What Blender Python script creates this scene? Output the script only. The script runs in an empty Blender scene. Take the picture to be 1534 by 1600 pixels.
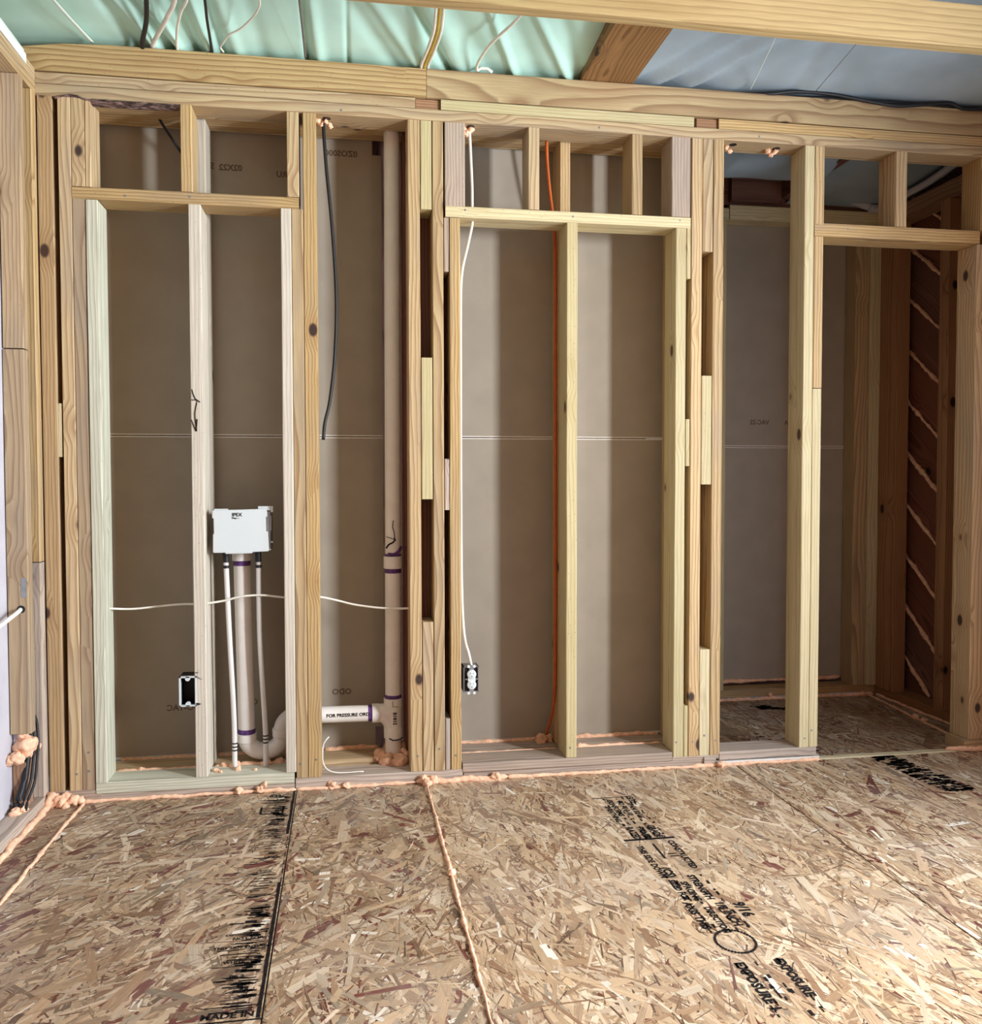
import bpy, bmesh, math, random
import numpy as np
from mathutils import Vector, Matrix, noise

# ------------------------------------------------------------------ camera, world, lights, exposure
S = bpy.context.scene
COL = S.collection
cam = bpy.data.cameras.new('camera')
cam.sensor_fit = 'VERTICAL'; cam.sensor_height = 32.0; cam.lens = 32.0 * 1377.45 / 1600
cam.clip_start = 0.05; cam.clip_end = 100
camo = bpy.data.objects.new('camera', cam); COL.objects.link(camo)
camo.matrix_world = Matrix(((0.986502, 0.007333, -0.163583, 0), (-0.16374, 0.034505, -0.9859, -3.05),
                            (-0.001585, 0.999378, 0.035239, 1.056), (0, 0, 0, 1)))
S.camera = camo

world = bpy.data.worlds.new('world'); S.world = world; world.use_nodes = True
bg = world.node_tree.nodes['Background']
bg.inputs[0].default_value = (0.86, 0.93, 1.0, 1); bg.inputs[1].default_value = 0.10

def area(name, loc, target, w, h, power, col):
    l = bpy.data.lights.new(name, 'AREA'); l.shape = 'RECTANGLE'; l.size = w; l.size_y = h
    l.energy = power; l.color = col
    o = bpy.data.objects.new(name, l); COL.objects.link(o); o.location = loc
    o.rotation_euler = (Vector(target) - Vector(loc)).to_track_quat('-Z', 'Y').to_euler()
    return o
# daylight outside a doorway and a window in the right wall, plus a fill lamp added behind the viewer to light the stud fronts
area('doorway_daylight', (2.85, -1.36, 1.05), (0.0, -1.36, 0.9), 0.9, 1.9, 80, (0.78, 0.89, 1.0))
area('window_daylight_right', (2.85, -2.62, 1.50), (0.0, -2.62, 1.50), 0.6, 1.1, 330, (0.96, 0.99, 1.0))
area('fill_light_front', (1.9, -4.95, 1.5), (1.9, 0.0, 1.5), 1.0, 1.1, 4, (1.0, 0.97, 0.92))

S.view_settings.view_transform = 'Standard'; S.view_settings.look = 'None'
S.view_settings.gamma = 1.0; S.view_settings.use_curve_mapping = False
S.view_settings.exposure = -0.14

# ------------------------------------------------------------------ node materials
def lin(c):
    return tuple(((x / 255) / 12.92 if x / 255 <= 0.04045 else ((x / 255 + 0.055) / 1.055) ** 2.4) for x in c) + (1.0,)

class NT:
    def __init__(s, name, rough=0.6, spec=0.3):
        s.m = bpy.data.materials.new(name); s.m.use_nodes = True
        s.t = s.m.node_tree; s.b = s.t.nodes['Principled BSDF']
        s.b.inputs['Roughness'].default_value = rough
        s.b.inputs['Specular IOR Level'].default_value = spec
    def n(s, kind, **kw):
        nd = s.t.nodes.new(kind)
        for k, v in kw.items(): setattr(nd, k, v)
        return nd
    def put(s, sock, v):
        if hasattr(v, 'is_output') or isinstance(v, bpy.types.NodeSocket): s.t.links.new(v, sock)
        else: sock.default_value = v
    def math(s, op, a, b=0.0, c=0.0):
        nd = s.n('ShaderNodeMath', operation=op)
        s.put(nd.inputs[0], a); s.put(nd.inputs[1], b); s.put(nd.inputs[2], c)
        return nd.outputs[0]
    def vmath(s, op, a, b=(0, 0, 0)):
        nd = s.n('ShaderNodeVectorMath', operation=op)
        s.put(nd.inputs[0], a)
        if op == 'SCALE': s.put(nd.inputs[3], b)
        else: s.put(nd.inputs[1], b)
        return nd.outputs[0]
    def noise(s, vec, scale, detail=2.0, rough=0.5):
        nd = s.n('ShaderNodeTexNoise'); s.put(nd.inputs['Vector'], vec)
        nd.inputs['Scale'].default_value = scale; nd.inputs['Detail'].default_value = detail
        nd.inputs['Roughness'].default_value = rough
        return nd.outputs['Fac']
    def ramp(s, f, stops, interp='LINEAR'):
        nd = s.n('ShaderNodeValToRGB'); cr = nd.color_ramp; cr.interpolation = interp
        while len(cr.elements) < len(stops): cr.elements.new(0.5)
        for e, (p, c) in zip(cr.elements, stops): e.position = p; e.color = c
        s.put(nd.inputs[0], f); return nd.outputs[0]
    def mix(s, f, a, b, blend='MIX'):
        nd = s.n('ShaderNodeMix', data_type='RGBA', blend_type=blend)
        s.put(nd.inputs[0], f); s.put(nd.inputs[6], a); s.put(nd.inputs[7], b)
        return nd.outputs[2]
    def maprange(s, v, a, b, c=0.0, d=1.0, smooth=True):
        nd = s.n('ShaderNodeMapRange'); nd.interpolation_type = 'SMOOTHSTEP' if smooth else 'LINEAR'
        s.put(nd.inputs[0], v)
        for i, x in enumerate((a, b, c, d)): nd.inputs[i + 1].default_value = x
        return nd.outputs[0]
    def bump(s, h, strength=0.3, dist=0.002):
        nd = s.n('ShaderNodeBump'); nd.inputs['Strength'].default_value = strength
        nd.inputs['Distance'].default_value = dist; s.put(nd.inputs['Height'], h)
        s.t.links.new(nd.outputs[0], s.b.inputs['Normal'])
    def out(s, c): s.put(s.b.inputs['Base Color'], c); return s.m

def wood(name, early, late, knot, ring=0.0105, contrast=1.0, knots=1.0, vary=0.16, weather=0.0):
    """Sawn softwood. The board's long axis is local X."""
    k = NT(name, 0.62, 0.25)
    tc = k.n('ShaderNodeTexCoord'); oi = k.n('ShaderNodeObjectInfo')
    rnd = oi.outputs['Random']
    r2 = k.math('FRACT', k.math('MULTIPLY', rnd, 17.31)); r3 = k.math('FRACT', k.math('MULTIPLY', rnd, 91.7))
    off = k.n('ShaderNodeCombineXYZ'); k.put(off.inputs[0], k.math('MULTIPLY', rnd, 43.0))
    k.put(off.inputs[1], k.math('MULTIPLY_ADD', r2, 0.16, -0.08)); k.put(off.inputs[2], k.math('MULTIPLY_ADD', r3, 0.09, 0.02))
    p = k.vmath('ADD', tc.outputs['Object'], off.outputs[0])
    # knots
    kp = k.vmath('MULTIPLY', p, (6.0, 9.5, 9.5))
    vor = k.n('ShaderNodeTexVoronoi', feature='F1'); k.put(vor.inputs['Vector'], kp); vor.inputs['Scale'].default_value = 1.0
    sepc = k.n('ShaderNodeSeparateColor'); k.put(sepc.inputs[0], vor.outputs['Color'])
    on = k.math('GREATER_THAN', sepc.outputs[0], 1.0 - 0.20 * knots)
    kd = vor.outputs['Distance']
    inner = k.math('MULTIPLY', k.maprange(kd, 0.10, 0.17, 1.0, 0.0), on)
    halo = k.math('MULTIPLY', k.maprange(kd, 0.12, 0.55, 1.0, 0.0), on)
    # rings
    wl = k.noise(k.vmath('MULTIPLY', p, (1.1, 5.0, 5.0)), 1.0, 1.5)
    wf = k.noise(k.vmath('MULTIPLY', p, (5.0, 28.0, 28.0)), 1.0, 2.0)
    sx = k.n('ShaderNodeSeparateXYZ'); k.put(sx.inputs[0], p)
    y = k.math('ADD', sx.outputs[1], k.math('MULTIPLY_ADD', wl, 0.09, -0.045))
    z = k.math('ADD', sx.outputs[2], k.math('MULTIPLY_ADD', wf, 0.012, -0.006))
    r = k.math('SQRT', k.math('ADD', k.math('MULTIPLY', y, y), k.math('MULTIPLY', z, z)))
    r = k.math('MULTIPLY_ADD', halo, 0.016, r)
    fr = k.math('FRACT', k.math('DIVIDE', r, ring))
    c1 = tuple(e * (1 - 0.42 * contrast) + l * 0.42 * contrast for e, l in zip(early, late))
    ringc = k.ramp(fr, [(0.0, early), (0.52, c1), (0.80, late), (0.90, tuple(x * 0.8 for x in late[:3]) + (1,)), (1.0, early)])
    base = k.mix(0.86 * contrast if contrast < 1 else 0.9, early, ringc)
    fib = k.noise(k.vmath('MULTIPLY', p, (9.0, 420.0, 420.0)), 1.0, 2.0)
    blot = k.noise(k.vmath('MULTIPLY', p, (2.0, 14.0, 14.0)), 1.0, 3.0)
    base = k.mix(k.maprange(fib, 0.35, 0.75, 0.0, 0.28), base, tuple(x * 0.6 for x in late[:3]) + (1,))
    base = k.mix(k.maprange(blot, 0.45, 0.8, 0.0, 0.35 + weather), base, (0.27, 0.23, 0.20, 1) if weather else late)
    base = k.mix(k.math('MULTIPLY', halo, 0.35), base, late)
    base = k.mix(inner, base, knot)
    # small dark specks, nail marks
    v2 = k.n('ShaderNodeTexVoronoi', feature='F1'); k.put(v2.inputs['Vector'], k.vmath('MULTIPLY', p, (7.0, 22.0, 22.0)))
    s2 = k.n('ShaderNodeSeparateColor'); k.put(s2.inputs[0], v2.outputs['Color'])
    spot = k.math('MULTIPLY', k.maprange(v2.outputs['Distance'], 0.06, 0.10, 1.0, 0.0), k.math('GREATER_THAN', s2.outputs[1], 0.75))
    base = k.mix(k.math('MULTIPLY', spot, 0.8), base, (0.05, 0.035, 0.03, 1))
    hs = k.n('ShaderNodeHueSaturation')
    k.put(hs.inputs['Value'], k.math('MULTIPLY_ADD', r3, 2 * vary, 1.0 - vary))
    k.put(hs.inputs['Saturation'], k.math('MULTIPLY_ADD', r2, 0.22, 0.78)); k.put(hs.inputs['Color'], base)
    k.bump(k.math('ADD', fr, fib), 0.25, 0.0012)
    return k.out(hs.outputs[0])

M = {}
M['pine'] = wood('yellow_pine', lin((206, 178, 126)), lin((160, 119, 70)), lin((66, 48, 42)), contrast=0.95, weather=0.08)
M['beam'] = wood('beam_pine', lin((198, 170, 114)), lin((146, 104, 54)), lin((84, 60, 46)), ring=0.016, contrast=0.9, vary=0.05)
M['purlin'] = wood('tie_pine', lin((172, 147, 98)), lin((134, 104, 60)), lin((84, 60, 46)), ring=0.019, contrast=0.6, vary=0.05)
M['whitish'] = wood('whitened_pine', lin((214, 206, 192)), lin((168, 154, 134)), lin((88, 76, 66)), contrast=0.6, vary=0.05)
M['pale'] = wood('pale_pine', lin((212, 200, 156)), lin((180, 156, 106)), lin((92, 72, 60)), contrast=0.6)
M['green'] = wood('treated_pine', lin((212, 212, 192)), lin((160, 156, 132)), lin((88, 80, 66)), contrast=0.75, knots=0.5, vary=0.06)
M['grey'] = wood('weathered_pine', lin((192, 174, 158)), lin((136, 114, 100)), lin((64, 52, 50)), weather=0.25, contrast=0.7)
M['brown'] = wood('brown_board', lin((168, 122, 82)), lin((118, 78, 48)), lin((44, 30, 26)), contrast=0.8)
M['rafter'] = wood('rafter_pine', lin((158, 116, 66)), lin((106, 70, 36)), lin((50, 34, 26)), contrast=0.8, vary=0.04)
M['tan'] = wood('dull_pine', lin((188, 161, 121)), lin((142, 108, 74)), lin((70, 50, 42)), contrast=0.85, weather=0.12)
M['dark'] = wood('dark_board', lin((138, 88, 68)), lin((96, 56, 44)), lin((30, 18, 16)), contrast=0.8)

def plain(name, rgb, rough=0.5, spec=0.4, nscale=40, amt=0.12, bump=0.0, metal=0.0, stretch=(1, 1, 1)):
    k = NT(name, rough, spec); k.b.inputs['Metallic'].default_value = metal
    tc = k.n('ShaderNodeTexCoord')
    f = k.noise(k.vmath('MULTIPLY', tc.outputs['Object'], stretch), nscale, 4.0)
    c = lin(rgb)
    if bump: k.bump(f, bump, 0.004)
    return k.out(k.mix(k.maprange(f, 0.3, 0.7, 0.0, 1.0), tuple(x * (1 - amt) for x in c[:3]) + (1,), tuple(min(1, x * (1 + amt)) for x in c[:3]) + (1,)))

M['paper'] = plain('drywall_back_paper', (166, 158, 147), 0.9, 0.1, 9, 0.04)
M['gyp'] = plain('drywall_edge', (222, 218, 212), 0.9, 0.1, 60, 0.05)
M['pvc'] = plain('white_pvc', (236, 234, 232), 0.35, 0.5, 20, 0.03)
M['pex'] = plain('white_tube', (224, 224, 224), 0.4, 0.5, 20, 0.02)
M['purple'] = plain('purple_primer', (92, 56, 122), 0.5, 0.4, 90, 0.5)
M['box'] = plain('white_box_plastic', (206, 214, 217), 0.4, 0.5, 10, 0.01)
M['black'] = plain('black_plastic', (26, 26, 32), 0.5, 0.4, 30, 0.2)
M['ink'] = plain('black_ink', (30, 27, 28), 0.8, 0.1, 120, 0.5)
M['faint'] = plain('faded_print', (112, 98, 88), 0.9, 0.1, 200, 0.3)
M['cable'] = plain('white_cable', (232, 230, 220), 0.5, 0.4, 30, 0.06)
M['yellow'] = plain('yellow_cable', (190, 160, 62), 0.5, 0.4, 30, 0.06)
M['orange'] = plain('orange_cable', (190, 92, 34), 0.5, 0.4, 30, 0.1)
M['foam'] = plain('expanding_foam', (240, 194, 164), 0.8, 0.2, 70, 0.16, 0.5)
M['mint'] = plain('mint_sheet', (192, 232, 222), 0.45, 0.3, 6, 0.05)
M['blue'] = plain('blue_grey_sheet', (158, 176, 190), 0.5, 0.3, 5, 0.1)
M['white'] = plain('white_wrap', (192, 190, 200), 0.5, 0.3, 12, 0.05)
M['tape'] = plain('white_tape', (226, 240, 234), 0.4, 0.4, 12, 0.03)
M['steel'] = plain('grey_steel', (150, 152, 156), 0.4, 0.5, 30, 0.1, 0, 0.6)
M['greybox'] = plain('grey_plastic', (118, 114, 116), 0.5, 0.4, 30, 0.1)
M['bark'] = plain('bark', (112, 92, 88), 0.9, 0.1, 45, 0.75, 0.8, 0, (1, 3, 3))
M['osb_base'] = plain('osb_base', (132, 104, 78), 0.8, 0.2, 60, 0.5)

def osb_mat():
    k = NT('osb_strands', 0.42, 0.4)
    at = k.n('ShaderNodeAttribute', attribute_name='strand_colour')
    tc = k.n('ShaderNodeTexCoord'); uv = k.n('ShaderNodeUVMap', uv_map='along_strand')
    f = k.noise(k.vmath('MULTIPLY', uv.outputs[0], (14.0, 520.0, 1.0)), 1.0, 3.0)
    h = k.noise(k.vmath('MULTIPLY', uv.outputs[0], (30.0, 130.0, 1.0)), 1.0, 2.0)
    g = k.noise(tc.outputs['Object'], 3.0, 2.0)
    c = k.mix(k.maprange(f, 0.42, 0.74, 0.0, 0.42), at.outputs['Color'], (0.12, 0.07, 0.05, 1))
    c = k.mix(k.maprange(h, 0.5, 0.8, 0.0, 0.30), c, (0.62, 0.50, 0.38, 1))
    c = k.mix(k.maprange(g, 0.4, 0.75, 0.0, 0.14), c, (0.62, 0.57, 0.52, 1))
    k.bump(f, 0.3, 0.001)
    return k.out(c)
M['osb'] = osb_mat()

# ------------------------------------------------------------------ builders
def link(name, me, mat, parent=None, **props):
    o = bpy.data.objects.new(name, me); COL.objects.link(o)
    if mat: me.materials.append(M[mat] if isinstance(mat, str) else mat)
    if parent: o.parent = parent
    for k_, v in props.items(): o[k_] = v
    return o

def empty(name, loc=(0, 0, 0), **props):
    o = bpy.data.objects.new(name, None); COL.objects.link(o); o.location = loc
    o.empty_display_size = 0.1
    for k_, v in props.items(): o[k_] = v
    return o

def mesh(name, verts, faces, smooth=False):
    me = bpy.data.meshes.new(name); me.from_pydata([tuple(v) for v in verts], [], faces)
    if smooth: me.shade_smooth()
    me.update(); return me

RS = random.Random(7)
def board(name, x, y, z, mat, parent, axis='z', wob=0.0008, ch=0.0022, **props):
    """A sawn board filling x, y, z ranges; long axis 'x', 'y' or 'z' becomes local X."""
    lo = Vector((x[0], y[0], z[0])); hi = Vector((x[1], y[1], z[1])); c = (lo + hi) / 2; d = hi - lo
    if axis == 'z': L, a, b = d.z, d.y, d.x; R = Matrix(((0, 0, 1), (0, 1, 0), (-1, 0, 0)))      # local X->-Z, Y->Y, Z->X
    elif axis == 'x': L, a, b = d.x, d.y, d.z; R = Matrix.Identity(3)
    else: L, a, b = d.y, d.x, d.z; R = Matrix(((0, 1, 0), (-1, 0, 0), (0, 0, 1)))               # local X->-Y, Y->X
    a /= 2; b /= 2; ch = min(ch, a * 0.3, b * 0.3)
    prof = [(a, b - ch), (a - ch, b), (-a + ch, b), (-a, b - ch), (-a, -b + ch), (-a + ch, -b), (a - ch, -b), (a, -b + ch)]
    n = max(2, int(L / 0.16) + 1); vs = []; fs = []
    ph = RS.random() * 99
    for i in range(n + 1):
        t = -L / 2 + L * i / n
        for q, (py, pz) in enumerate(prof):
            e = 0 if i in (0, n) else 1
            w1 = noise.noise((t * 3 + ph, q * 0.7, 0)) * wob * e; w2 = noise.noise((t * 3 + ph, q * 0.7, 9)) * wob * e
            vs.append((t, py + w1, pz + w2))
    for i in range(n):
        for q in range(8):
            fs.append((i * 8 + q, (i + 1) * 8 + q, (i + 1) * 8 + (q + 1) % 8, i * 8 + (q + 1) % 8))
    fs.append(tuple(range(8))); fs.append(tuple(n * 8 + q for q in reversed(range(8))))
    o = link(name, mesh(name, vs, fs), mat, parent, **props)
    o.matrix_local = Matrix.Translation(c) @ R.to_4x4()
    me = o.data; bm = bmesh.new(); bm.from_mesh(me); bmesh.ops.recalc_face_normals(bm, faces=bm.faces); bm.to_mesh(me); bm.free()
    return o

def box_bm(bm, x, y, z):
    vs = [bm.verts.new((X, Y, Z)) for X in x for Y in y for Z in z]
    for f in ((0, 1, 3, 2), (4, 6, 7, 5), (0, 4, 5, 1), (2, 3, 7, 6), (0, 2, 6, 4), (1, 5, 7, 3)): bm.faces.new([vs[i] for i in f])

def boxes(name, lst, mat, parent=None, bev=0.0, **props):
    bm = bmesh.new()
    for b in lst: box_bm(bm, *b)
    if bev: bmesh.ops.bevel(bm, geom=list(bm.edges), offset=bev, segments=2, affect='EDGES', profile=0.5)
    bmesh.ops.recalc_face_normals(bm, faces=bm.faces)
    me = bpy.data.meshes.new(name); bm.to_mesh(me); bm.free()
    return link(name, me, mat, parent, **props)

def spline(pts, step=0.012):
    P = [Vector(p) for p in pts]; out = []
    P = [P[0] * 2 - P[1]] + P + [P[-1] * 2 - P[-2]]
    for i in range(1, len(P) - 2):
        n = max(1, int((P[i + 1] - P[i]).length / step))
        for j in range(n):
            t = j / n; a, b, c, d = P[i - 1:i + 3]
            out.append(0.5 * ((2 * b) + (c - a) * t + (2 * a - 5 * b + 4 * c - d) * t * t + (3 * b - a - 3 * c + d) * t ** 3))
    out.append(P[-2]); return out

def tube_data(path, rad, sides=10, lump=0.0, seed=0, flat=1.0, caps=True):
    vs = []; fs = []; n = len(path); up = Vector((0.13, 0.31, 0.94)).normalized()
    for i, p in enumerate(path):
        d = (path[min(n - 1, i + 1)] - path[max(0, i - 1)])
        d = d.normalized() if d.length > 1e-9 else Vector((1, 0, 0))
        s = d.cross(up); s = s.normalized() if s.length > 1e-4 else d.orthogonal().normalized(); u = s.cross(d)
        r = rad(i / max(1, n - 1)) if callable(rad) else rad
        for q in range(sides):
            a = 2 * math.pi * q / sides; v = s * math.cos(a) + u * math.sin(a) * flat
            k_ = 1.0
            if lump:
                w = (p + v * r) * 55 + Vector((seed * 3.7, 0, 0))
                k_ = 1 + lump * noise.noise(w) + 0.6 * lump * noise.noise(w * 2.3)
            vs.append(p + v * r * k_)
    for i in range(n - 1):
        for q in range(sides):
            fs.append((i * sides + q, i * sides + (q + 1) % sides, (i + 1) * sides + (q + 1) % sides, (i + 1) * sides + q))
    if caps: fs.append(tuple(reversed(range(sides)))); fs.append(tuple((n - 1) * sides + q for q in range(sides)))
    return vs, fs

def tube(name, pts, r, mat, parent=None, smooth=True, sides=10, step=0.012, straight=False, flat=1.0, **props):
    path = [Vector(p) for p in pts] if straight else spline(pts, step)
    me = mesh(name, *tube_data(path, r, sides, flat=flat), smooth=True)
    return link(name, me, mat, parent, **props)

def lathe(name, axis_o, axis_d, prof, mat, parent=None, sides=28, **props):
    """Turned solid: prof is a list of (distance along axis, radius)."""
    d = Vector(axis_d).normalized(); s = d.orthogonal().normalized(); u = d.cross(s); o0 = Vector(axis_o)
    vs = []; fs = []
    for t, r in prof:
        for q in range(sides):
            a = 2 * math.pi * q / sides; vs.append(o0 + d * t + (s * math.cos(a) + u * math.sin(a)) * r)
    for i in range(len(prof) - 1):
        for q in range(sides):
            fs.append((i * sides + q, i * sides + (q + 1) % sides, (i + 1) * sides + (q + 1) % sides, (i + 1) * sides + q))
    fs.append(tuple(reversed(range(sides)))); fs.append(tuple((len(prof) - 1) * sides + q for q in range(sides)))
    me = mesh(name, vs, fs); me.shade_smooth()
    o = link(name, me, mat, parent, **props)
    me.set_sharp_from_angle(angle=math.radians(40))
    return o

FS = [0]
def foam(pts, r, parent, lump=0.55, label=None, blobs=(), name='foam_bead', vary=0.5):
    """A bead of sprayed foam following pts, with swollen places; blobs are (x, y, z, radius)."""
    FS[0] += 1; seed = FS[0]; vs = []; fs = []
    if pts:
        path = spline(pts, 0.009)
        path = [p + Vector((noise.noise((i * 0.13, seed, 0)), noise.noise((i * 0.13, seed, 5)), noise.noise((i * 0.13, seed, 9)))) * r * 0.5 for i, p in enumerate(path)]
        rf = lambda t: r * (1 + vary * noise.noise((t * len(path) * 0.12, seed * 1.3, 0)) + 0.5 * vary * noise.noise((t * len(path) * 0.4, seed * 1.3, 3))) * (0.35 if t in (0.0, 1.0) else 1)
        vs, fs = tube_data(path, rf, 9, lump * 0.6, seed)
    for (bx, by, bz, br) in blobs:
        bm = bmesh.new(); bmesh.ops.create_icosphere(bm, subdivisions=3, radius=1.0)
        k0 = len(vs); off = Vector((bx * 31, by * 17, bz * 23))
        for v in bm.verts:
            q = 1 + 0.6 * noise.noise(v.co * 1.3 + off) + 0.25 * noise.noise(v.co * 3.4 + off)
            vs.append(Vector((bx, by, bz)) + v.co * br * q)
        bm.verts.index_update()
        fs += [tuple(k0 + v.index for v in f.verts) for f in bm.faces]; bm.free()
    me = mesh(name, vs, fs, smooth=True)
    o = link(name, me, 'foam', parent)
    if label: o['label'] = label
    return o

def text(name, body, size, loc, rot, mat, parent, mirror=False, width=1.0, bold=0.03):
    c = bpy.data.curves.new(name, 'FONT'); c.body = body; c.size = size; c.resolution_u = 2
    c.align_x = 'LEFT'; c.offset = size * bold
    tmp = bpy.data.objects.new(name + '_outline', c)
    me = bpy.data.meshes.new_from_object(tmp); bpy.data.objects.remove(tmp); bpy.data.curves.remove(c)
    me.name = name; me.materials.clear()
    o = link(name, me, mat, parent, kind='stuff')
    o.location = loc; o.rotation_euler = rot; o.scale = (-width if mirror else width, 1, 1)
    return o

PI = math.pi
Y0, Y1 = 0.0, 0.11          # front framing, face towards the room at y = 0
RY0, RY1 = 0.132, 0.25      # rear framing of the same wall
DW = 0.268                  # room-side face of the drywall

# ================================================================== FLOOR
floor = empty('floor', kind='structure')
def strands(name, x, y, parent, n_m2, seed, main=PI / 2, spread=0.5, tone=1.0, red=0.05, white=0.05, z=0.0, long=1.0, var=0.14):
    rg = np.random.default_rng(seed); area_ = (x[1] - x[0]) * (y[1] - y[0]); n = int(area_ * n_m2)
    cx = rg.uniform(x[0], x[1], n); cy = rg.uniform(y[0], y[1], n)
    ang = np.where(rg.random(n) < 0.72, rg.normal(main, spread, n), rg.uniform(0, PI, n))
    L = np.clip(rg.lognormal(math.log(0.086 * long), 0.5, n), 0.02, 0.20) / 2; Wd = np.clip(rg.lognormal(math.log(0.0125), 0.55, n), 0.003, 0.036) / 2
    order = rg.random(n)
    ca, sa = np.cos(ang), np.sin(ang)
    V = np.zeros((n, 4, 3)); sk = rg.uniform(-0.5, 0.5, (n, 4)) * Wd[:, None] * 0.9
    for i, (a, b) in enumerate(((-1, -1), (1, -1), (1, 1), (-1, 1))):
        l = a * L + sk[:, i]; w = b * Wd * rg.uniform(0.7, 1.0, n)
        V[:, i, 0] = np.clip(cx + l * ca - w * sa, x[0], x[1]); V[:, i, 1] = np.clip(cy + l * sa + w * ca, y[0], y[1])
        V[:, i, 2] = z + 0.0002 + order * 0.0011 + rg.uniform(-0.00025, 0.0004, n)
    pal = np.array([lin(c)[:3] for c in ((190, 164, 132), (178, 150, 118), (204, 182, 152), (160, 130, 100), (198, 176, 150), (142, 110, 84), (212, 194, 168), (184, 158, 128), (170, 144, 116), (196, 168, 134))])
    colr = pal[rg.integers(0, len(pal), n)] * rg.uniform(1 - 1.4 * var, 1 + var, n)[:, None] * tone
    q = rg.random(n); fresh = (L < 0.04)
    colr[q < red] = np.array(lin((112, 56, 48))[:3]) * rg.uniform(0.6, 1.1, (q < red).sum())[:, None]
    sel = (q > 1 - white) & fresh; colr[sel] = np.array(lin((238, 230, 214))[:3]) * rg.uniform(0.8, 1.02, sel.sum())[:, None]
    sel = (q > 0.40) & (q < 0.46); colr[sel] *= 0.5
    m = n // 8                                            # thin dark slivers, painted as the shadow lines between flakes
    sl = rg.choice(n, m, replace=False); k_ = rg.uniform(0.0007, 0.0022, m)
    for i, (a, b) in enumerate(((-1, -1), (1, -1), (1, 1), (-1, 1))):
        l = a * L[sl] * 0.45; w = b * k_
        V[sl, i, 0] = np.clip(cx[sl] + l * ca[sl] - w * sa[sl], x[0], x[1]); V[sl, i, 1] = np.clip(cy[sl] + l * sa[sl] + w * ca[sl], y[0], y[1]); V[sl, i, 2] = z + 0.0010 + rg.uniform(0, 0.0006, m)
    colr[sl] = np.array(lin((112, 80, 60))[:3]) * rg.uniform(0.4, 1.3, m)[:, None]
    me = bpy.data.meshes.new(name); me.from_pydata(V.reshape(-1, 3).tolist(), [], np.arange(n * 4).reshape(n, 4).tolist())
    at = me.attributes.new('strand_colour', 'FLOAT_COLOR', 'CORNER')
    cc = np.ones((n, 4, 4)); cc[:, :, :3] = colr[:, None, :]; at.data.foreach_set('color', cc.ravel().astype(np.float32))
    uv = me.uv_layers.new(name='along_strand'); U = np.zeros((n, 4, 2)); ou, ov = rg.uniform(0, 50, n), rg.uniform(0, 50, n)
    for i, (a, b) in enumerate(((-1, -1), (1, -1), (1, 1), (-1, 1))): U[:, i, 0] = a * L + ou; U[:, i, 1] = b * Wd + ov
    uv.data.foreach_set('uv', U.ravel().astype(np.float32))
    return link(name, me, 'osb', parent, kind='stuff')

def osb_panel(x, y, seed, z=0.0, n=6200, **kw):
    p = boxes('osb_panel', [((x[0], x[1]), (y[0], y[1]), (z - 0.018, z))], 'osb_base', floor)
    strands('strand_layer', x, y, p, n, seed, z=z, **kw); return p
g = 0.0018
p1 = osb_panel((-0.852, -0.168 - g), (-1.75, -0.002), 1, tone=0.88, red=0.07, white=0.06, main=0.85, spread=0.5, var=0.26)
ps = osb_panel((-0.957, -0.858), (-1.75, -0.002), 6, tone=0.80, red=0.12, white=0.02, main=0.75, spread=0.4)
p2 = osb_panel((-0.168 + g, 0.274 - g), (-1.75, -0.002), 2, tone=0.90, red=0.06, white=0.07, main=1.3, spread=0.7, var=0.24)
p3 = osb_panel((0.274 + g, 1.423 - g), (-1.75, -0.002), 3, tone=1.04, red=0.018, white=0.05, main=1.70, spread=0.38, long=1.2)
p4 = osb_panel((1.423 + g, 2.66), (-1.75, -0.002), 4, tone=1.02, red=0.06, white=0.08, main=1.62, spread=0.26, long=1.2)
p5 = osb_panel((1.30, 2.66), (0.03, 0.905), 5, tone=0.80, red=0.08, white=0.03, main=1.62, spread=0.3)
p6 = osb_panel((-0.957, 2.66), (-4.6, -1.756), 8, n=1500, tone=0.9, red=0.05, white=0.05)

# black factory print on the sheets: letters and rules lying flat on the strands
ZP = 0.0019
def ink_rule(parent, quads, name='printed_mark'):
    vs = []; fs = []
    for (x0, y0, x1, y1) in quads:
        k0 = len(vs); vs += [(x0, y0, ZP), (x1, y0, ZP), (x1, y1, ZP), (x0, y1, ZP)]; fs.append((k0, k0 + 1, k0 + 2, k0 + 3))
    me = mesh(name, vs, fs); return link(name, me, 'ink', parent, kind='stuff', label='black factory print')
rg = random.Random(11)
q = []
for i in range(24):                                       # worn edge rule of the left sheet
    ya = -1.30 + i * 0.054; q.append((-0.180 + rg.uniform(-.001, .001), ya, -0.1722, ya + 0.055)) if not (0.42 < -ya < 0.72) else q.append((-0.1745, ya, -0.172, ya + 0.03))
for i in range(330):                                      # smeared small print rows
    ya = -rg.random() ** 0.9 * 1.28; w = rg.uniform(0.006, 0.045); xe = -0.185 - abs(rg.gauss(0, 0.03))
    if 0.42 < -ya < 0.75 and rg.random() < 0.45: continue
    q.append((xe - w, ya, xe, ya + rg.uniform(0.0016, 0.0050)))
for i in range(60):
    ya = -rg.choice([0.08, 0.2, 0.26, 0.86, 0.9, 0.95, 1.1, 1.2]) + rg.uniform(-.03, .03); xe = -0.182 - rg.random() * 0.035
    q.append((xe - rg.uniform(0.006, 0.030), ya, xe, ya + rg.uniform(0.003, 0.012)))
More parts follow.
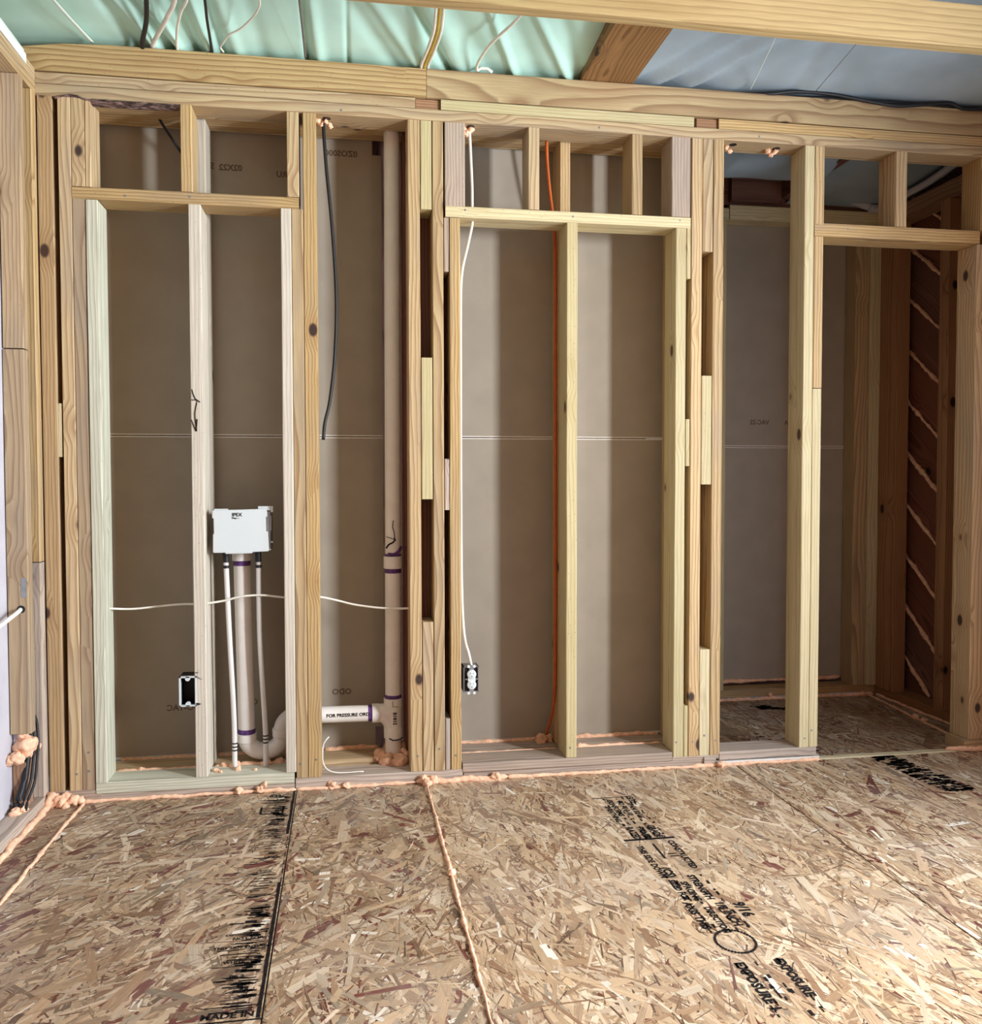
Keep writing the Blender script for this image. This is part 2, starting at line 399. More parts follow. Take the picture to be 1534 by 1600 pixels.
q += [(-0.27, -0.215, -0.20, -0.208), (-0.275, -0.21, -0.268, -0.15), (-0.206, -0.21, -0.199, -0.15), (-0.275, -0.115, -0.19, -0.111), (-0.285, -0.09, -0.19, -0.087),
      (-0.30, -1.306, -0.165, -1.301), (-0.285, -1.255, -0.18, -1.252), (-0.29, -1.035, -0.185, -1.032), (-0.29, -1.105, -0.185, -1.102)]
ink_rule(p1, q)
for s_, yy, sz, xx in (('024', -0.062, 0.026, -0.255), ('THIS SIDE DOWN', -1.028, 0.0155, -0.300), ('NOT FOR', -0.99, 0.016, -0.262), ('EXPOSED USE', -0.97, 0.0125, -0.280),
                       ('WHITE', -1.09, 0.015, -0.27), ('PS 2', -1.15, 0.018, -0.25), ('MADE IN', -1.292, 0.026, -0.288)):
    text('lettering', s_, sz, (xx, yy, ZP), (0, 0, 0), 'ink', p1)
q = []
rot = (0, 0, -PI / 2)
for s_, yy, xx, sz in (('CONFORMS', -0.275, 0.845, 0.026), ('TO PS 2-10', -0.29, 0.875, 0.026), ('15/32', -0.245, 0.918, 0.030), ('SHEATHING', -0.33, 0.823, 0.024), ('SPAN 32/16', -0.31, 0.902, 0.026),
                       ('RATED', -0.505, 0.835, 0.030), ('PANEL', -0.51, 0.868, 0.030), ('GRADE', -0.50, 0.905, 0.028), ('THIS SIDE DOWN', -0.645, 0.822, 0.026), ('CONSTRUCTED', -0.62, 0.925, 0.026),
                       ('11', -0.70, 0.897, 0.032), ('(CS)', -0.79, 0.842, 0.034), ('SIZED FOR', -0.865, 0.835, 0.024), ('SPACING', -0.88, 0.862, 0.026), ('STRENGTH', -0.845, 0.895, 0.028),
                       ('AXIS THIS', -0.99, 0.826, 0.030), ('DIRECTION', -1.02, 0.868, 0.024), ('1/8 INCH', -1.00, 0.905, 0.030), ('9/16', -1.01, 0.948, 0.040), ('EXPOSURE 1', -1.27, 0.832, 0.032), ('EXPOSURE', -1.27, 0.925, 0.030)):
    text('lettering', s_, sz, (xx, yy, ZP), rot, 'ink', p3, bold=0.05)
q += [(0.80, -0.257, 0.935, -0.252), (0.80, -0.606, 0.955, -0.594), (0.873, -0.735, 0.879, -0.635)]
for i in range(130):
    ya = rg.choice([rg.uniform(-0.48, -0.27), rg.uniform(-0.60, -0.48), rg.uniform(-1.15, -0.85), rg.uniform(-1.5, -1.27)]); xa = rg.choice([0.835, 0.85, 0.868, 0.88, 0.90, 0.93]) + rg.uniform(-.003, .003)
    q.append((xa, ya, xa + rg.uniform(0.003, 0.008), ya + rg.uniform(0.006, 0.022)))
cx, cy = 0.875, -1.185                                    # oval grade mark
for i in range(40):
    a = 2 * PI * i / 40; q.append((cx + 0.045 * math.cos(a) - .003, cy + 0.05 * math.sin(a) - .004, cx + 0.045 * math.cos(a) + .003, cy + 0.05 * math.sin(a) + .004))
ink_rule(p3, q)
q = []
for i in range(260):
    ya = -rg.random() * 0.40; xa = 1.955 + 0.10 * rg.random() - 0.10 * ya
    q.append((xa, ya, xa + rg.uniform(0.006, 0.04), ya + rg.uniform(0.004, 0.016)))
ink_rule(p4, q)
q = []
for i in range(40):
    xa = 1.84 + rg.random() * 0.2; q.append((xa, 0.80 - (xa - 1.8) * 0.45 + rg.uniform(-.05, .05), xa + 0.03, 0.81 - (xa - 1.8) * 0.45))
for i in range(30):
    ya = rg.uniform(0.05, 0.35); xa = 1.66 + rg.random() * 0.16; q.append((xa, ya, xa + 0.02, ya + 0.01))
ink_rule(p5, q)

# foam beads that seal the floor
foam([(-0.86, -0.008, 0.004), (-0.6, -0.007, 0.005), (-0.30, -0.008, 0.006), (-0.17, -0.006, 0.004)], 0.0065, floor, label='peach foam bead along the wall base', vary=0.7)
foam([(-0.17, -0.006, 0.004), (0.05, -0.006, 0.004), (0.24, -0.008, 0.006)], 0.0050, floor, vary=0.9, blobs=[(-0.05, -0.006, 0.012, 0.014), (0.0, -0.008, 0.008, 0.012)])
foam([(0.24, -0.010, 0.008), (0.45, -0.012, 0.008), (0.56, -0.010, 0.008)], 0.0105, floor, vary=0.5, blobs=[(0.52, -0.016, 0.012, 0.017), (0.30, -0.010, 0.013, 0.016), (0.266, -0.014, 0.016, 0.016)])
foam([(0.56, -0.008, 0.006), (0.9, -0.007, 0.005), (1.2, -0.006, 0.005), (1.5, -0.006, 0.005), (1.76, -0.006, 0.005)], 0.0062, floor, vary=0.8, blobs=[(1.36, -0.022, 0.012, 0.013)])
foam([(0.272, -0.01, 0.014), (0.273, -0.10, 0.008), (0.274, -0.25, 0.003), (0.274, -0.45, 0.002), (0.274, -0.70, 0.003), (0.274, -1.0, 0.003), (0.274, -1.3, 0.003), (0.274, -1.7, 0.003)], 0.0048, floor, vary=0.8,
     label='peach foam bead filling the sheet joint', blobs=[(0.274, -0.735, 0.005, 0.011), (0.274, -0.04, 0.012, 0.014)])
foam([(-0.952, -0.03, 0.006), (-0.953, -0.35, 0.005), (-0.953, -0.8, 0.005), (-0.953, -1.4, 0.005)], 0.010, floor, vary=0.4, label='peach foam bead along the left plate')
foam([(-0.848, -0.02, 0.004), (-0.855, -0.3, 0.003), (-0.855, -0.7, 0.003), (-0.855, -1.4, 0.003)], 0.0050, floor, vary=0.7)
foam([], 0, floor, label='swollen lumps of peach foam in the corner', name='foam_lump', blobs=[(-0.940, -0.022, 0.020, 0.026), (-0.915, -0.030, 0.016, 0.022), (-0.905, -0.02, 0.022, 0.020), (-0.88, -0.024, 0.016, 0.018), (-0.86, -0.018, 0.012, 0.013), (-0.90, -0.045, 0.006, 0.012)])

# ================================================================== BACK WALL: framing
wall = empty('wall_back', kind='structure')
def stud(x, z, mat='pine', y=(Y0, Y1), name='stud', **k): return board(name, x, y, z, mat, wall, 'z', **k)
def rail(x, z, mat='pine', y=(Y0, Y1), name='header', **k): return board(name, x, y, z, mat, wall, 'x', **k)

ZT = 2.287                                     # underside of the top plates
# top plates and beam
rail((-0.965, 2.75), (ZT, 2.325), 'pine', name='top_plate', y=(0, 0.112))
rail((-0.965, 0.247), (2.327, 2.362), 'pine', name='top_plate', y=(0.002, 0.112))
rail((0.335, 1.248), (2.327, 2.362), 'pale', name='top_plate', y=(0.001, 0.112))
rail((1.343, 2.75), (2.327, 2.362), 'pine', name='top_plate', y=(0.002, 0.112))
boxes('end_block', [((0.249, 0.333), (0.012, 0.11), (2.327, 2.361))], 'brown', wall, 0.001)
boxes('end_block', [((1.262, 1.341), (0.012, 0.11), (2.327, 2.361))], 'brown', wall, 0.001)
rail((0.286, 2.75), (2.365, 2.461), 'beam', name='beam', y=(-0.001, 0.09), wob=0.0015)
b0 = rail((-1.03, 0.2845), (2.365, 2.461), 'beam', name='beam', y=(-0.001, 0.09), wob=0.0015)
for v in b0.data.vertices:                       # the beam's top corner tapers off at its left end
    if v.co.z > 0.03 and v.co.x < -0.47: v.co.z -= 0.028 * min(1, (-0.47 - v.co.x) / 0.17)
# bark left on the plate's lower edge
vs = []; fs = []; nx, ny = 60, 6
for i in range(nx + 1):
    t = i / nx; X = -0.905 + 0.385 * t; wv = 0.75 + 0.25 * math.sin(t * 3.1)
    for j in range(ny + 1):
        s = j / ny; nn = noise.noise((X * 60, s * 4, 0)) * 0.0035
        vs.append((X, -0.0035 + s * 0.05 * wv + nn, ZT + 0.012 * (1 - s) ** 2 * math.sin(PI * min(1, t * 4)) - 0.004 - 0.006 * math.sin(PI * s) * math.sin(PI * t) + noise.noise((X * 45, s * 5, 7)) * 0.004))
for i in range(nx):
    for j in range(ny): k0 = i * (ny + 1) + j; fs.append((k0, k0 + ny + 1, k0 + ny + 2, k0 + 1))
bk = link('bark_strip', mesh('bark_strip', vs, fs), 'bark', wall, label='rough grey and red bark')
sm = bk.modifiers.new('thickness', 'SOLIDIFY'); sm.thickness = 0.004

# bottom plates
rail((-0.965, -0.80), (0.0, 0.040), 'grey', name='bottom_plate')
rail((-0.80, -0.175), (-0.01, 0.022), 'grey', name='bottom_plate', y=(0.002, 0.112))
rail((-0.815, -0.176), (0.024, 0.062), 'green', name='bottom_plate', y=(-0.002, 0.112), label='pale treated plate')
rail((-0.172, 0.404), (0.002, 0.040), 'grey', name='bottom_plate')
rail((0.408, 1.35), (-0.01, 0.026), 'grey', name='bottom_plate', y=(0.002, 0.112))
rail((0.404, 1.178), (0.028, 0.060), 'grey', name='bottom_plate', y=(-0.002, 0.12))
rail((1.18, 1.36), (0.0265, 0.040), 'grey', name='bottom_plate')
rail((1.362, 1.748), (0.020, 0.051), 'grey', name='bottom_plate', y=(-0.001, 0.115))
boxes('shim', [((1.30, 1.345), (-0.006, 0.02), (0.012, 0.036))], 'grey', wall, 0.002)
rail((1.35, 1.76), (-0.012, 0.016), 'gyp', name='sill_strip', y=(-0.004, 0.1))
rail((2.37, 2.75), (0.0, 0.045), 'pine', name='bottom_plate')
# strip across the closet opening
rail((1.76, 2.40), (-0.010, 0.006), 'pale', name='threshold_strip', y=(-0.001, 0.03), label='tan wooden strip at the closet threshold')

# rear row of plates and studs
rail((-0.86, 0.135), (0.008, 0.057), 'pine', name='rear_plate', y=(RY0, RY1))
rail((0.36, 1.30), (0.008, 0.054), 'grey', name='rear_plate', y=(RY0, RY1))
rail((-0.95, 1.32), (2.30, 2.36), 'pine', name='rear_plate', y=(RY0, RY1))
for x in ((-0.87, -0.838), (-0.19, -0.15), (0.786, 0.824), (1.225, 1.262)):
    stud(x, (0.058, 2.299), 'pine', (RY0, RY1), 'rear_stud')
stud((-0.495, -0.462), (0.058, 2.299), 'whitish', (RY0, RY1), 'rear_stud')
stud((0.212, 0.25), (0.02, 2.299), 'dark', (RY0 + .01, RY1), 'rear_stud')  # dark wood puts the deep shade beside the stack into the colour

# left corner studs
stud((-0.960, -0.914), (0.041, ZT - .001), 'tan')
stud((-0.921, -0.902), (1.136, 1.309), 'pale', (0.004, 0.09), 'block')
stud((-0.898, -0.859), (0.041, ZT - .001), 'pine')
stud((-0.858, -0.818), (0.041, 1.966), 'tan')
stud((-0.858, -0.817), (2.006, ZT - .001), 'pine', name='cripple_stud')
board('backing_board', (-0.93, -0.86), (0.112, 0.13), (0.05, 2.28), 'dark', wall)
# first bay (washer box)
stud((-0.816, -0.780), (0.063, 1.964), 'green', (-0.004, 0.11), label='pale greenish treated stud')
stud((-0.816, -0.798), (2.006, ZT - .001), 'pine', name='cripple_stud')
rail((-0.858, -0.144), (1.967, 2.005), 'pine')
fs_ = stud((-0.500, -0.461), (0.063, 1.966), 'whitish', (0.0, 0.115), label='pale treated stud with a pencilled mark')
stud((-0.521, -0.485), (2.006, ZT - .001), 'pine', name='cripple_stud')
stud((-0.204, -0.170), (0.063, 1.966), 'whitish', (-0.002, 0.11), label='whitish pale stud')
stud((-0.169, -0.131), (0.041, 1.966), 'pine')
stud((-0.182, -0.143), (2.006, ZT - .001), 'pine', name='cripple_stud')
stud((-0.130, -0.086), (0.041, ZT - .001), 'pine')
tube('marker_line', [(-0.496, -0.0012, 1.36), (-0.486, -0.0012, 1.33), (-0.470, -0.0012, 1.318)], 0.0016, 'ink', fs_.parent, label='black marker stroke')
tube('marker_line', [(-0.498, -0.0012, 1.325), (-0.480, -0.0012, 1.325), (-0.487, -0.0012, 1.28), (-0.482, -0.0012, 1.222)], 0.0016, 'ink', wall)
tube('marker_line', [(-0.499, -0.0012, 1.26), (-0.489, -0.0012, 1.235), (-0.484, -0.0012, 1.222), (-0.480, -0.0012, 1.262)], 0.0016, 'ink', wall)
# middle post with spacer blocks
stud((0.220, 0.261), (0.041, ZT - .001), 'pine')
stud((0.304, 0.341), (0.041, ZT - .001), 'pine')
for z in ((0.041, 0.565), (0.993, 1.481), (1.987, ZT - .001)): stud((0.2635, 0.3015), z, 'pale' if z[0] < 2 and z[0] > .9 else 'pine', (0.001, 0.11), 'block')
stud((0.255, 0.345), (0.05, 2.28), 'dark', (0.112, 0.13), 'backing_board')
stud((0.347, 0.417), (2.002, ZT - .001), 'grey', name='cripple_stud')
for z in ((0.041, 0.222), (0.955, 1.133), (1.778, 1.962)): stud((0.343, 0.360), z, 'grey', (0.002, 0.10), 'block')
stud((0.338, 0.352), (0.06, 1.95), 'blue', (0.113, 0.125), 'blue_lit_strip', label='pale blue strip, bluish light painted in')  # blue colour stands in for bluish light on the drywall behind
stud((0.353, 0.40), (0.06, 1.95), 'dark', (0.113, 0.128), 'backing_board')
stud((0.363, 0.399), (0.041, 1.962), 'pine', wob=0.0035)
# second bay
rail((0.349, 1.237), (1.965, 2.003), 'pale')
stud((0.778, 0.817), (0.061, 1.964), 'pale')
stud((0.640, 0.679), (2.004, ZT - .001), 'pine', name='cripple_stud')
stud((1.016, 1.055), (2.004, ZT - .001), 'pine', name='cripple_stud')
# right post with spacer blocks
stud((1.165, 1.235), (2.004, ZT - .001), 'grey', name='cripple_stud')
stud((1.182, 1.221), (0.041, 1.964), 'pale')
for z in ((0.041, 0.229), (1.109, 1.279), (1.785, 1.965)): stud((1.2235, 1.239), z, 'pale', (0.002, 0.11), 'block')
stud((1.241, 1.281), (0.041, ZT - .001), 'pine')
for z in ((0.041, 0.435), (1.042, 1.437), (1.884, ZT - .001)): stud((1.283, 1.322), z, 'pale' if z[1] < 2 else 'pine', (0.001, 0.11), 'block')
stud((1.324, 1.363), (0.041, ZT - .001), 'pine')
stud((1.222, 1.325), (0.05, 2.28), 'brown', (0.112, 0.13), 'backing_board')
# closet opening
stud((1.679, 1.717), (0.052, ZT - .001), 'pale')
stud((1.7185, 1.756), (1.98, ZT - .001), 'pine', name='cripple_stud')
stud((1.7185, 1.755), (1.40, 1.957), 'pine', name='jack_stud')
stud((1.7185, 1.754), (0.052, 1.397), 'pale', name='jack_stud')
rail((1.7195, 2.40), (1.958, 2.007), 'pine')
stud((2.045, 2.092), (2.008, ZT - .001), 'pine', name='cripple_stud')
stud((2.389, 2.47), (0.047, 1.956), 'pine')
stud((2.402, 2.47), (2.008, ZT - .001), 'pine', name='cripple_stud')
stud((2.472, 2.60), (0.047, ZT - .001), 'pine')

# drywall seen from behind: two courses with white edges
def drywall(x, z, parent, y=DW, edge_top=False, edge_bottom=False):
    p = boxes('drywall_panel', [((x[0], x[1]), (y, y + 0.0127), (z[0], z[1]))], 'paper', parent)
    if edge_top: boxes('panel_edge', [((x[0], x[1]), (y - 0.001, y + 0.01), (z[1] - 0.0042, z[1] + 0.0004))], 'gyp', p)
    if edge_bottom: boxes('panel_edge', [((x[0], x[1]), (y - 0.001, y + 0.01), (z[0] - 0.0004, z[0] + 0.0042))], 'gyp', p)
    return p
dws = []
for x in ((-0.93, 0.109), (0.33, 1.34)):
    dws.append(drywall(x, (0.062, 1.2185), wall, edge_top=True)); dws.append(drywall(x, (1.2225, 2.42), wall, edge_bottom=True))
drywall((0.1092, 0.142), (0.132, 1.2185), wall, edge_top=True); drywall((0.1092, 0.142), (1.2225, 2.255), wall, edge_bottom=True)   # cut away above and below beside the stack
board('cavity_board', (0.10, 0.36), (0.40, 0.42), (0.0, 2.4), 'dark', wall)
boxes('panel_lip', [((-0.93, 0.109), (DW - 0.008, DW), (0.0585, 0.0635))], 'gyp', wall); boxes('panel_lip', [((0.35, 1.30), (DW - 0.008, DW), (0.0555, 0.0625))], 'gyp', wall)
RX = (PI / 2, 0, 0)
for body, x, z, pnl in (('02X22', -0.355, 2.172, 1), ('SL RU', -0.16, 2.158, 1), ('5', -0.452, 2.175, 1), ('0ZOS000', 0.055, 2.245, 1), ('ODO-YAC', -0.50, 0.225, 0), ('GYP', -0.32, 0.235, 0), ('ODO', 0.02, 0.26, 0)):
    text('lettering', body, 0.030, (x, DW - 0.0006, z), RX, 'faint', dws[pnl], mirror=True)

# foam along the plates
foam([(-0.80, 0.257, 0.056), (-0.5, 0.257, 0.056), (-0.2, 0.257, 0.056)], 0.0075, wall, label='orange foam bead under the drywall')
foam([(-0.79, 0.121, 0.056), (-0.62, 0.121, 0.058), (-0.50, 0.121, 0.056)], 0.0065, wall, blobs=[(-0.70, 0.121, 0.060, 0.009)])
foam([(-0.46, 0.121, 0.056), (-0.34, 0.121, 0.058), (-0.2, 0.121, 0.058)], 0.0085, wall, vary=0.7, blobs=[(-0.385, 0.100, 0.062, 0.018), (-0.42, 0.110, 0.062, 0.013), (-0.28, 0.100, 0.064, 0.018), (-0.23, 0.118, 0.062, 0.016)])
foam([(-0.085, 0.257, 0.056), (0.05, 0.257, 0.058), (0.12, 0.257, 0.056)], 0.0105, wall, vary=0.35)
foam([(0.405, 0.257, 0.056), (0.6, 0.257, 0.056), (0.77, 0.257, 0.056)], 0.0075, wall, blobs=[(0.735, 0.225, 0.062, 0.023), (0.77, 0.232, 0.066, 0.016)])
foam([(0.405, 0.124, 0.056), (0.6, 0.124, 0.057), (0.775, 0.124, 0.056)], 0.0048, wall)
foam([(0.82, 0.257, 0.056), (1.0, 0.257, 0.057), (1.22, 0.257, 0.056)], 0.0075, wall, vary=0.5)
foam([(0.82, 0.124, 0.057), (0.95, 0.124, 0.059), (1.05, 0.124, 0.058), (1.18, 0.126, 0.057)], 0.0072, wall, vary=0.7, blobs=[(0.86, 0.122, 0.06, 0.011)])
foam([], 0, wall, name='foam_lump', label='orange foam packed around the stack base', blobs=[(0.15, 0.115, 0.045, 0.030), (0.185, 0.105, 0.042, 0.030), (0.12, 0.15, 0.055, 0.026), (0.21, 0.14, 0.055, 0.026), (0.165, 0.20, 0.06, 0.03), (0.205, 0.17, 0.08, 0.022)])
foam([], 0, wall, name='foam_lump', label='small foam crumbs on the plate', blobs=[(-0.44, 0.05, 0.066, 0.009), (-0.425, 0.04, 0.065, 0.006), (-0.37, 0.055, 0.067, 0.010), (-0.31, 0.045, 0.064, 0.006), (-0.29, -0.012, 0.016, 0.013), (-0.275, -0.01, 0.028, 0.010), (-0.36, -0.012, 0.012, 0.012)])
for X, Y, rr, n in ((-0.055, 0.055, 0.010, 4), (0.437, 0.045, 0.012, 3), (1.41, 0.055, 0.009, 2), (1.585, 0.065, 0.010, 3)):
    foam([], 0, wall, name='foam_lump', label='foam squeezed from a hole in the top plate', blobs=[(X + (i - n / 2) * 0.014, Y + 0.004 * (i % 2), ZT - 0.004 - 0.012 * (i % 2), rr) for i in range(n)])
    lathe('drilled_hole', (X + 0.004, Y - 0.016, ZT + 0.0005), (0, 0, -1), [(0, 0.014), (0.0015, 0.014)], 'black', wall, 18)

# ================================================================== LEFT WALL
lw = empty('wall_left', kind='structure')
def lboard(name, x, y, z, mat, axis='z', **k): return board(name, x, y, z, mat, lw, axis, **k)
lboard('top_plate', (-1.07, -0.962), (-4.6, -0.0015), (2.289, 2.327), 'pine', 'y')
lboard('top_plate', (-1.07, -0.962), (-4.6, -0.0015), (2.329, 2.370), 'pine', 'y')
lboard('stud', (-1.022, -0.963), (-0.148, -0.108), (1.463, 2.287), 'tan', wob=0.003)
lboard('stud', (-1.024, -0.963), (-0.148, -0.108), (0.276, 1.459), 'tan', wob=0.002)
lboard('stud', (-1.05, -0.9605), (-0.045, -0.004), (0.80, 2.287), 'pine')
lboard('stud', (-1.05, -0.9605), (-0.045, -0.004), (0.041, 0.797), 'grey', label='weathered grey lower stud')
for y_ in (-0.62, -1.02, -1.43, -1.84, -2.24, -2.65, -3.05, -3.46, -3.87, -4.27): lboard('stud', (-1.024, -0.965), (y_, y_ + 0.04), (0.041, 2.287), 'brown')
lboard('bottom_plate', (-1.06, -0.960), (-4.6, -0.003), (-0.004, 0.040), 'grey', 'y')
lboard('block', (-1.024, -0.985), (-0.135, -0.075), (0.041, 0.182), 'brown')
boxes('sheathing', [((-1.042, -1.026), (-0.75, -0.06), (0.0, 2.285))], 'white', lw)
boxes('sheathing', [((-1.042, -1.026), (-4.6, -0.752), (0.0, 2.285))], 'dark', lw)  # unseen stretch, coloured dark to cut bounce light on the studs
boxes('white_patch', [((-1.022, -1.0), (-0.128, -0.118), (0.19, 0.272))], 'white', lw, 0.002)
boxes('tape_strip', [((-1.03, -0.955), (-2.0, -0.115), (2.3715, 2.3735)), ((-0.9612, -0.9592), (-2.0, -0.085), (2.345, 2.374))], 'tape', lw, label='white tape over the plate edge')
lathe('drilled_hole', (-0.985, -0.1475, 0.663), (0, -1, 0), [(0, 0.012), (0.0015, 0.012)], 'black', lw, 20)
foam([], 0, lw, name='foam_lump', label='orange foam around the pipe sleeve', blobs=[(-0.985, -0.125, 0.235, 0.030), (-0.975, -0.10, 0.215, 0.022), (-0.995, -0.13, 0.27, 0.014), (-1.00, -0.16, 0.205, 0.020), (-1.02, -0.165, 0.20, 0.016)])
foam([], 0, lw, name='foam_lump', label='foam dabs where the cables enter the plate', blobs=[(-1.0, -0.19, 0.042, 0.017), (-0.985, -0.165, 0.045, 0.013), (-0.99, -0.15, 0.05, 0.012)])

boxes('paint_smear', [((-0.984, -0.968), (-0.1488, -0.1476), (0.70, 0.76))], 'steel', lw)
rn = random.Random(5)
for X, Z in ((-0.838, 0.10), (-0.84, 0.16), (-0.878, 0.09), (-0.15, 0.09), (-0.108, 0.10), (0.24, 0.10), (0.322, 0.12), (0.38, 0.09), (1.20, 0.10), (1.26, 0.09), (1.30, 0.12), (1.343, 0.10), (1.70, 0.09), (1.735, 0.11), (0.797, 0.10), (-0.50, 1.985), (0.42, 1.985), (0.80, 1.984), (1.20, 1.986), (1.85, 1.985), (-0.70, 1.985), (0.0, 2.306), (0.9, 2.306), (1.5, 2.306)):
    lathe('nail_head', (X + rn.uniform(-.006, .006), -0.0012, Z + rn.uniform(-.006, .006)), (0, 1, 0), [(0, 0.0036), (0.002, 0.0036)], 'steel', wall, 10)

# ================================================================== CLOSET behind the wall
cw = empty('wall_closet', kind='structure')
def cboard(name, x, y, z, mat, axis='z', **k): return board(name, x, y, z, mat, cw, axis, **k)
CY = 0.90
cboard('bottom_plate', (1.40, 2.57), (CY, CY + 0.10), (0.014, 0.050), 'pine', 'x')
cboard('head_plate', (1.796, 2.60), (CY, CY + 0.09), (2.285, 2.352), 'pale', 'x')
cboard('head_plate', (1.60, 1.794), (CY + 0.006, CY + 0.09), (2.282, 2.338), 'pale', 'x')
cboard('stud', (1.754, 1.782), (CY, CY + 0.09), (0.051, 2.281), 'pale')
cboard('stud', (2.445, 2.515), (CY, CY + 0.09), (0.051, 2.284), 'pine')
cboard('stud', (2.516, 2.572), (CY - 0.01, CY + 0.09), (0.051, 2.284), 'pale')
cboard('corner_filler', (2.50, 2.72), (CY + 0.11, CY + 0.13), (0.0, 2.5), 'dark'); cboard('blocking', (1.55, 2.60), (CY + 0.03, CY + 0.07), (2.36, 2.60), 'dark', 'x')
cboard('blocking', (1.80, 2.06), (CY - 0.01, CY + 0.03), (2.37, 2.52), 'dark', 'x')
cboard('joist', (2.05, 2.09), (0.2, CY), (2.39, 2.55), 'dark', 'y')
drywall((1.42, 2.56), (0.075, 1.2185), cw, CY + 0.095, edge_top=True); drywall((1.42, 2.56), (1.2225, 2.40), cw, CY + 0.095, edge_bottom=True)
text('lettering', 'VAC-22', 0.03, (2.05, CY + 0.0942, 1.33), RX, 'faint', cw, mirror=True); text('lettering', 'RUA', 0.03, (2.19, CY + 0.0942, 1.33), RX, 'faint', cw, mirror=True)
foam([(1.42, CY + 0.09, 0.072), (1.9, CY + 0.09, 0.072), (2.44, CY + 0.09, 0.072)], 0.008, cw, label='orange foam bead under the closet drywall')
foam([(1.42, CY - 0.004, 0.004), (1.9, CY - 0.005, 0.005), (2.3, CY - 0.006, 0.005), (2.56, CY - 0.01, 0.006)], 0.0085, cw, blobs=[(2.02, CY + 0.0, 0.02, 0.012), (2.50, CY - 0.012, 0.008, 0.012)])

sw = empty('wall_right', kind='structure')
def sboard(name, x, y, z, mat, axis='z', **k): return board(name, x, y, z, mat, sw, axis, **k)
SX = 2.575
sboard('bottom_plate', (SX, SX + 0.10), (0.115, CY + 0.09), (0.0, 0.045), 'brown', 'y')
sboard('top_plate', (SX, SX + 0.09), (0.115, CY + 0.09), (2.27, 2.345), 'brown', 'y')
sboard('stud', (SX - 0.006, SX + 0.06), (0.755, 0.888), (0.046, 2.268), 'brown')
sboard('stud', (SX - 0.004, SX + 0.095), (0.400, 0.462), (0.046, 2.268), 'brown')
bw = 0.245                                           # diagonal sheathing boards with foam in every joint
tanb = 0.80; cb = 1 / math.hypot(1, tanb); sb = tanb * cb
for i in range(13):
    zc = -0.27 + i * bw                              # height of the joint at y = 0.83
    Lh = 0.42; w = bw * cb
    mid = Vector((SX + 0.108, 0.60, zc - tanb * (0.83 - 0.60) + bw / 2))
    o = board('sheathing_board', (-0.45, 0.45), (-0.009, 0.009), (-w / 2 + 0.0015, w / 2 - 0.0015), 'dark', sw, 'x', ch=0.003)
    o.matrix_local = Matrix.Translation(mid) @ Matrix(((0, -1, 0, 0), (cb, 0, -sb, 0), (sb, 0, cb, 0), (0, 0, 0, 1)))
    ya, yb = 0.875, 0.40
    za, zb = zc - tanb * (0.83 - ya), zc - tanb * (0.83 - yb)
    if za > 0.1 and zb < 2.27 and i >= 2:
        if zb < 0.05: yb = 0.83 - (zc - 0.05) / tanb; zb = 0.05
        foam([(SX + 0.092, ya, za), (SX + 0.090, (ya + yb) / 2, (za + zb) / 2 + 0.006), (SX + 0.092, yb, zb)], 0.0088, sw, vary=0.8, label='orange foam bead in a diagonal joint')
foam([(SX - 0.008, CY - 0.02, 0.006), (SX - 0.008, 0.6, 0.005), (SX - 0.008, 0.12, 0.005)], 0.006, sw, vary=0.3)
foam([(SX - 0.045, CY - 0.02, 0.004), (SX - 0.085, 0.5, 0.004), (SX - 0.12, 0.12, 0.004)], 0.0055, sw, vary=0.5, blobs=[(SX - 0.085, 0.46, 0.008, 0.014), (SX - 0.09, 0.40, 0.008, 0.013)])
foam([(2.30, 0.012, 0.010), (2.40, -0.006, 0.012), (2.55, -0.006, 0.010), (2.7, -0.006, 0.010)], 0.010, sw, vary=0.5)

# the right wall of the room goes on towards the viewer, with a doorway and a window opening
for y_, z_ in (((-0.95, 0.0), (0.0, 2.46)), ((-1.75, -0.95), (2.02, 2.46)), ((-2.22, -1.75), (0.0, 2.46)), ((-3.16, -2.22), (0.0, 0.98)), ((-3.16, -2.22), (2.05, 2.46)), ((-4.6, -3.16), (0.0, 2.46))):
    boxes('sheathing', [((2.66, 2.70), y_, z_)], 'brown', sw)

# wall behind the viewer, with one opening for the added fill lamp, and plain sheathing outside the framing
boxes('light_blocker', [((2.70, 3.3), (-1.93, -1.90), (0.0, 2.7))], 'brown', sw)  # unseen panel, added to keep window daylight out of the doorway
fw = empty('wall_front', kind='structure')
for x_, z_ in (((-1.05, 1.4), (0.0, 2.7)), ((2.4, 2.7), (0.0, 2.7)), ((1.4, 2.4), (0.0, 0.95)), ((1.4, 2.4), (2.05, 2.7))):
    boxes('sheathing', [(x_, (-4.64, -4.60), z_)], 'brown', fw)
boxes('sheathing', [((-1.2, 2.9), (1.20, 1.22), (-0.02, 2.7))], 'dark', cw)
boxes('sheathing', [((-1.09, -1.07), (-4.64, 1.2), (-0.02, 2.7))], 'brown', lw)
boxes('sheathing', [((2.72, 2.74), (-0.9, 1.2), (-0.02, 2.7))], 'dark', sw)
boxes('sheathing', [((2.66, 2.70), (-4.64, 0.0), (2.46, 2.7))], 'brown', sw)

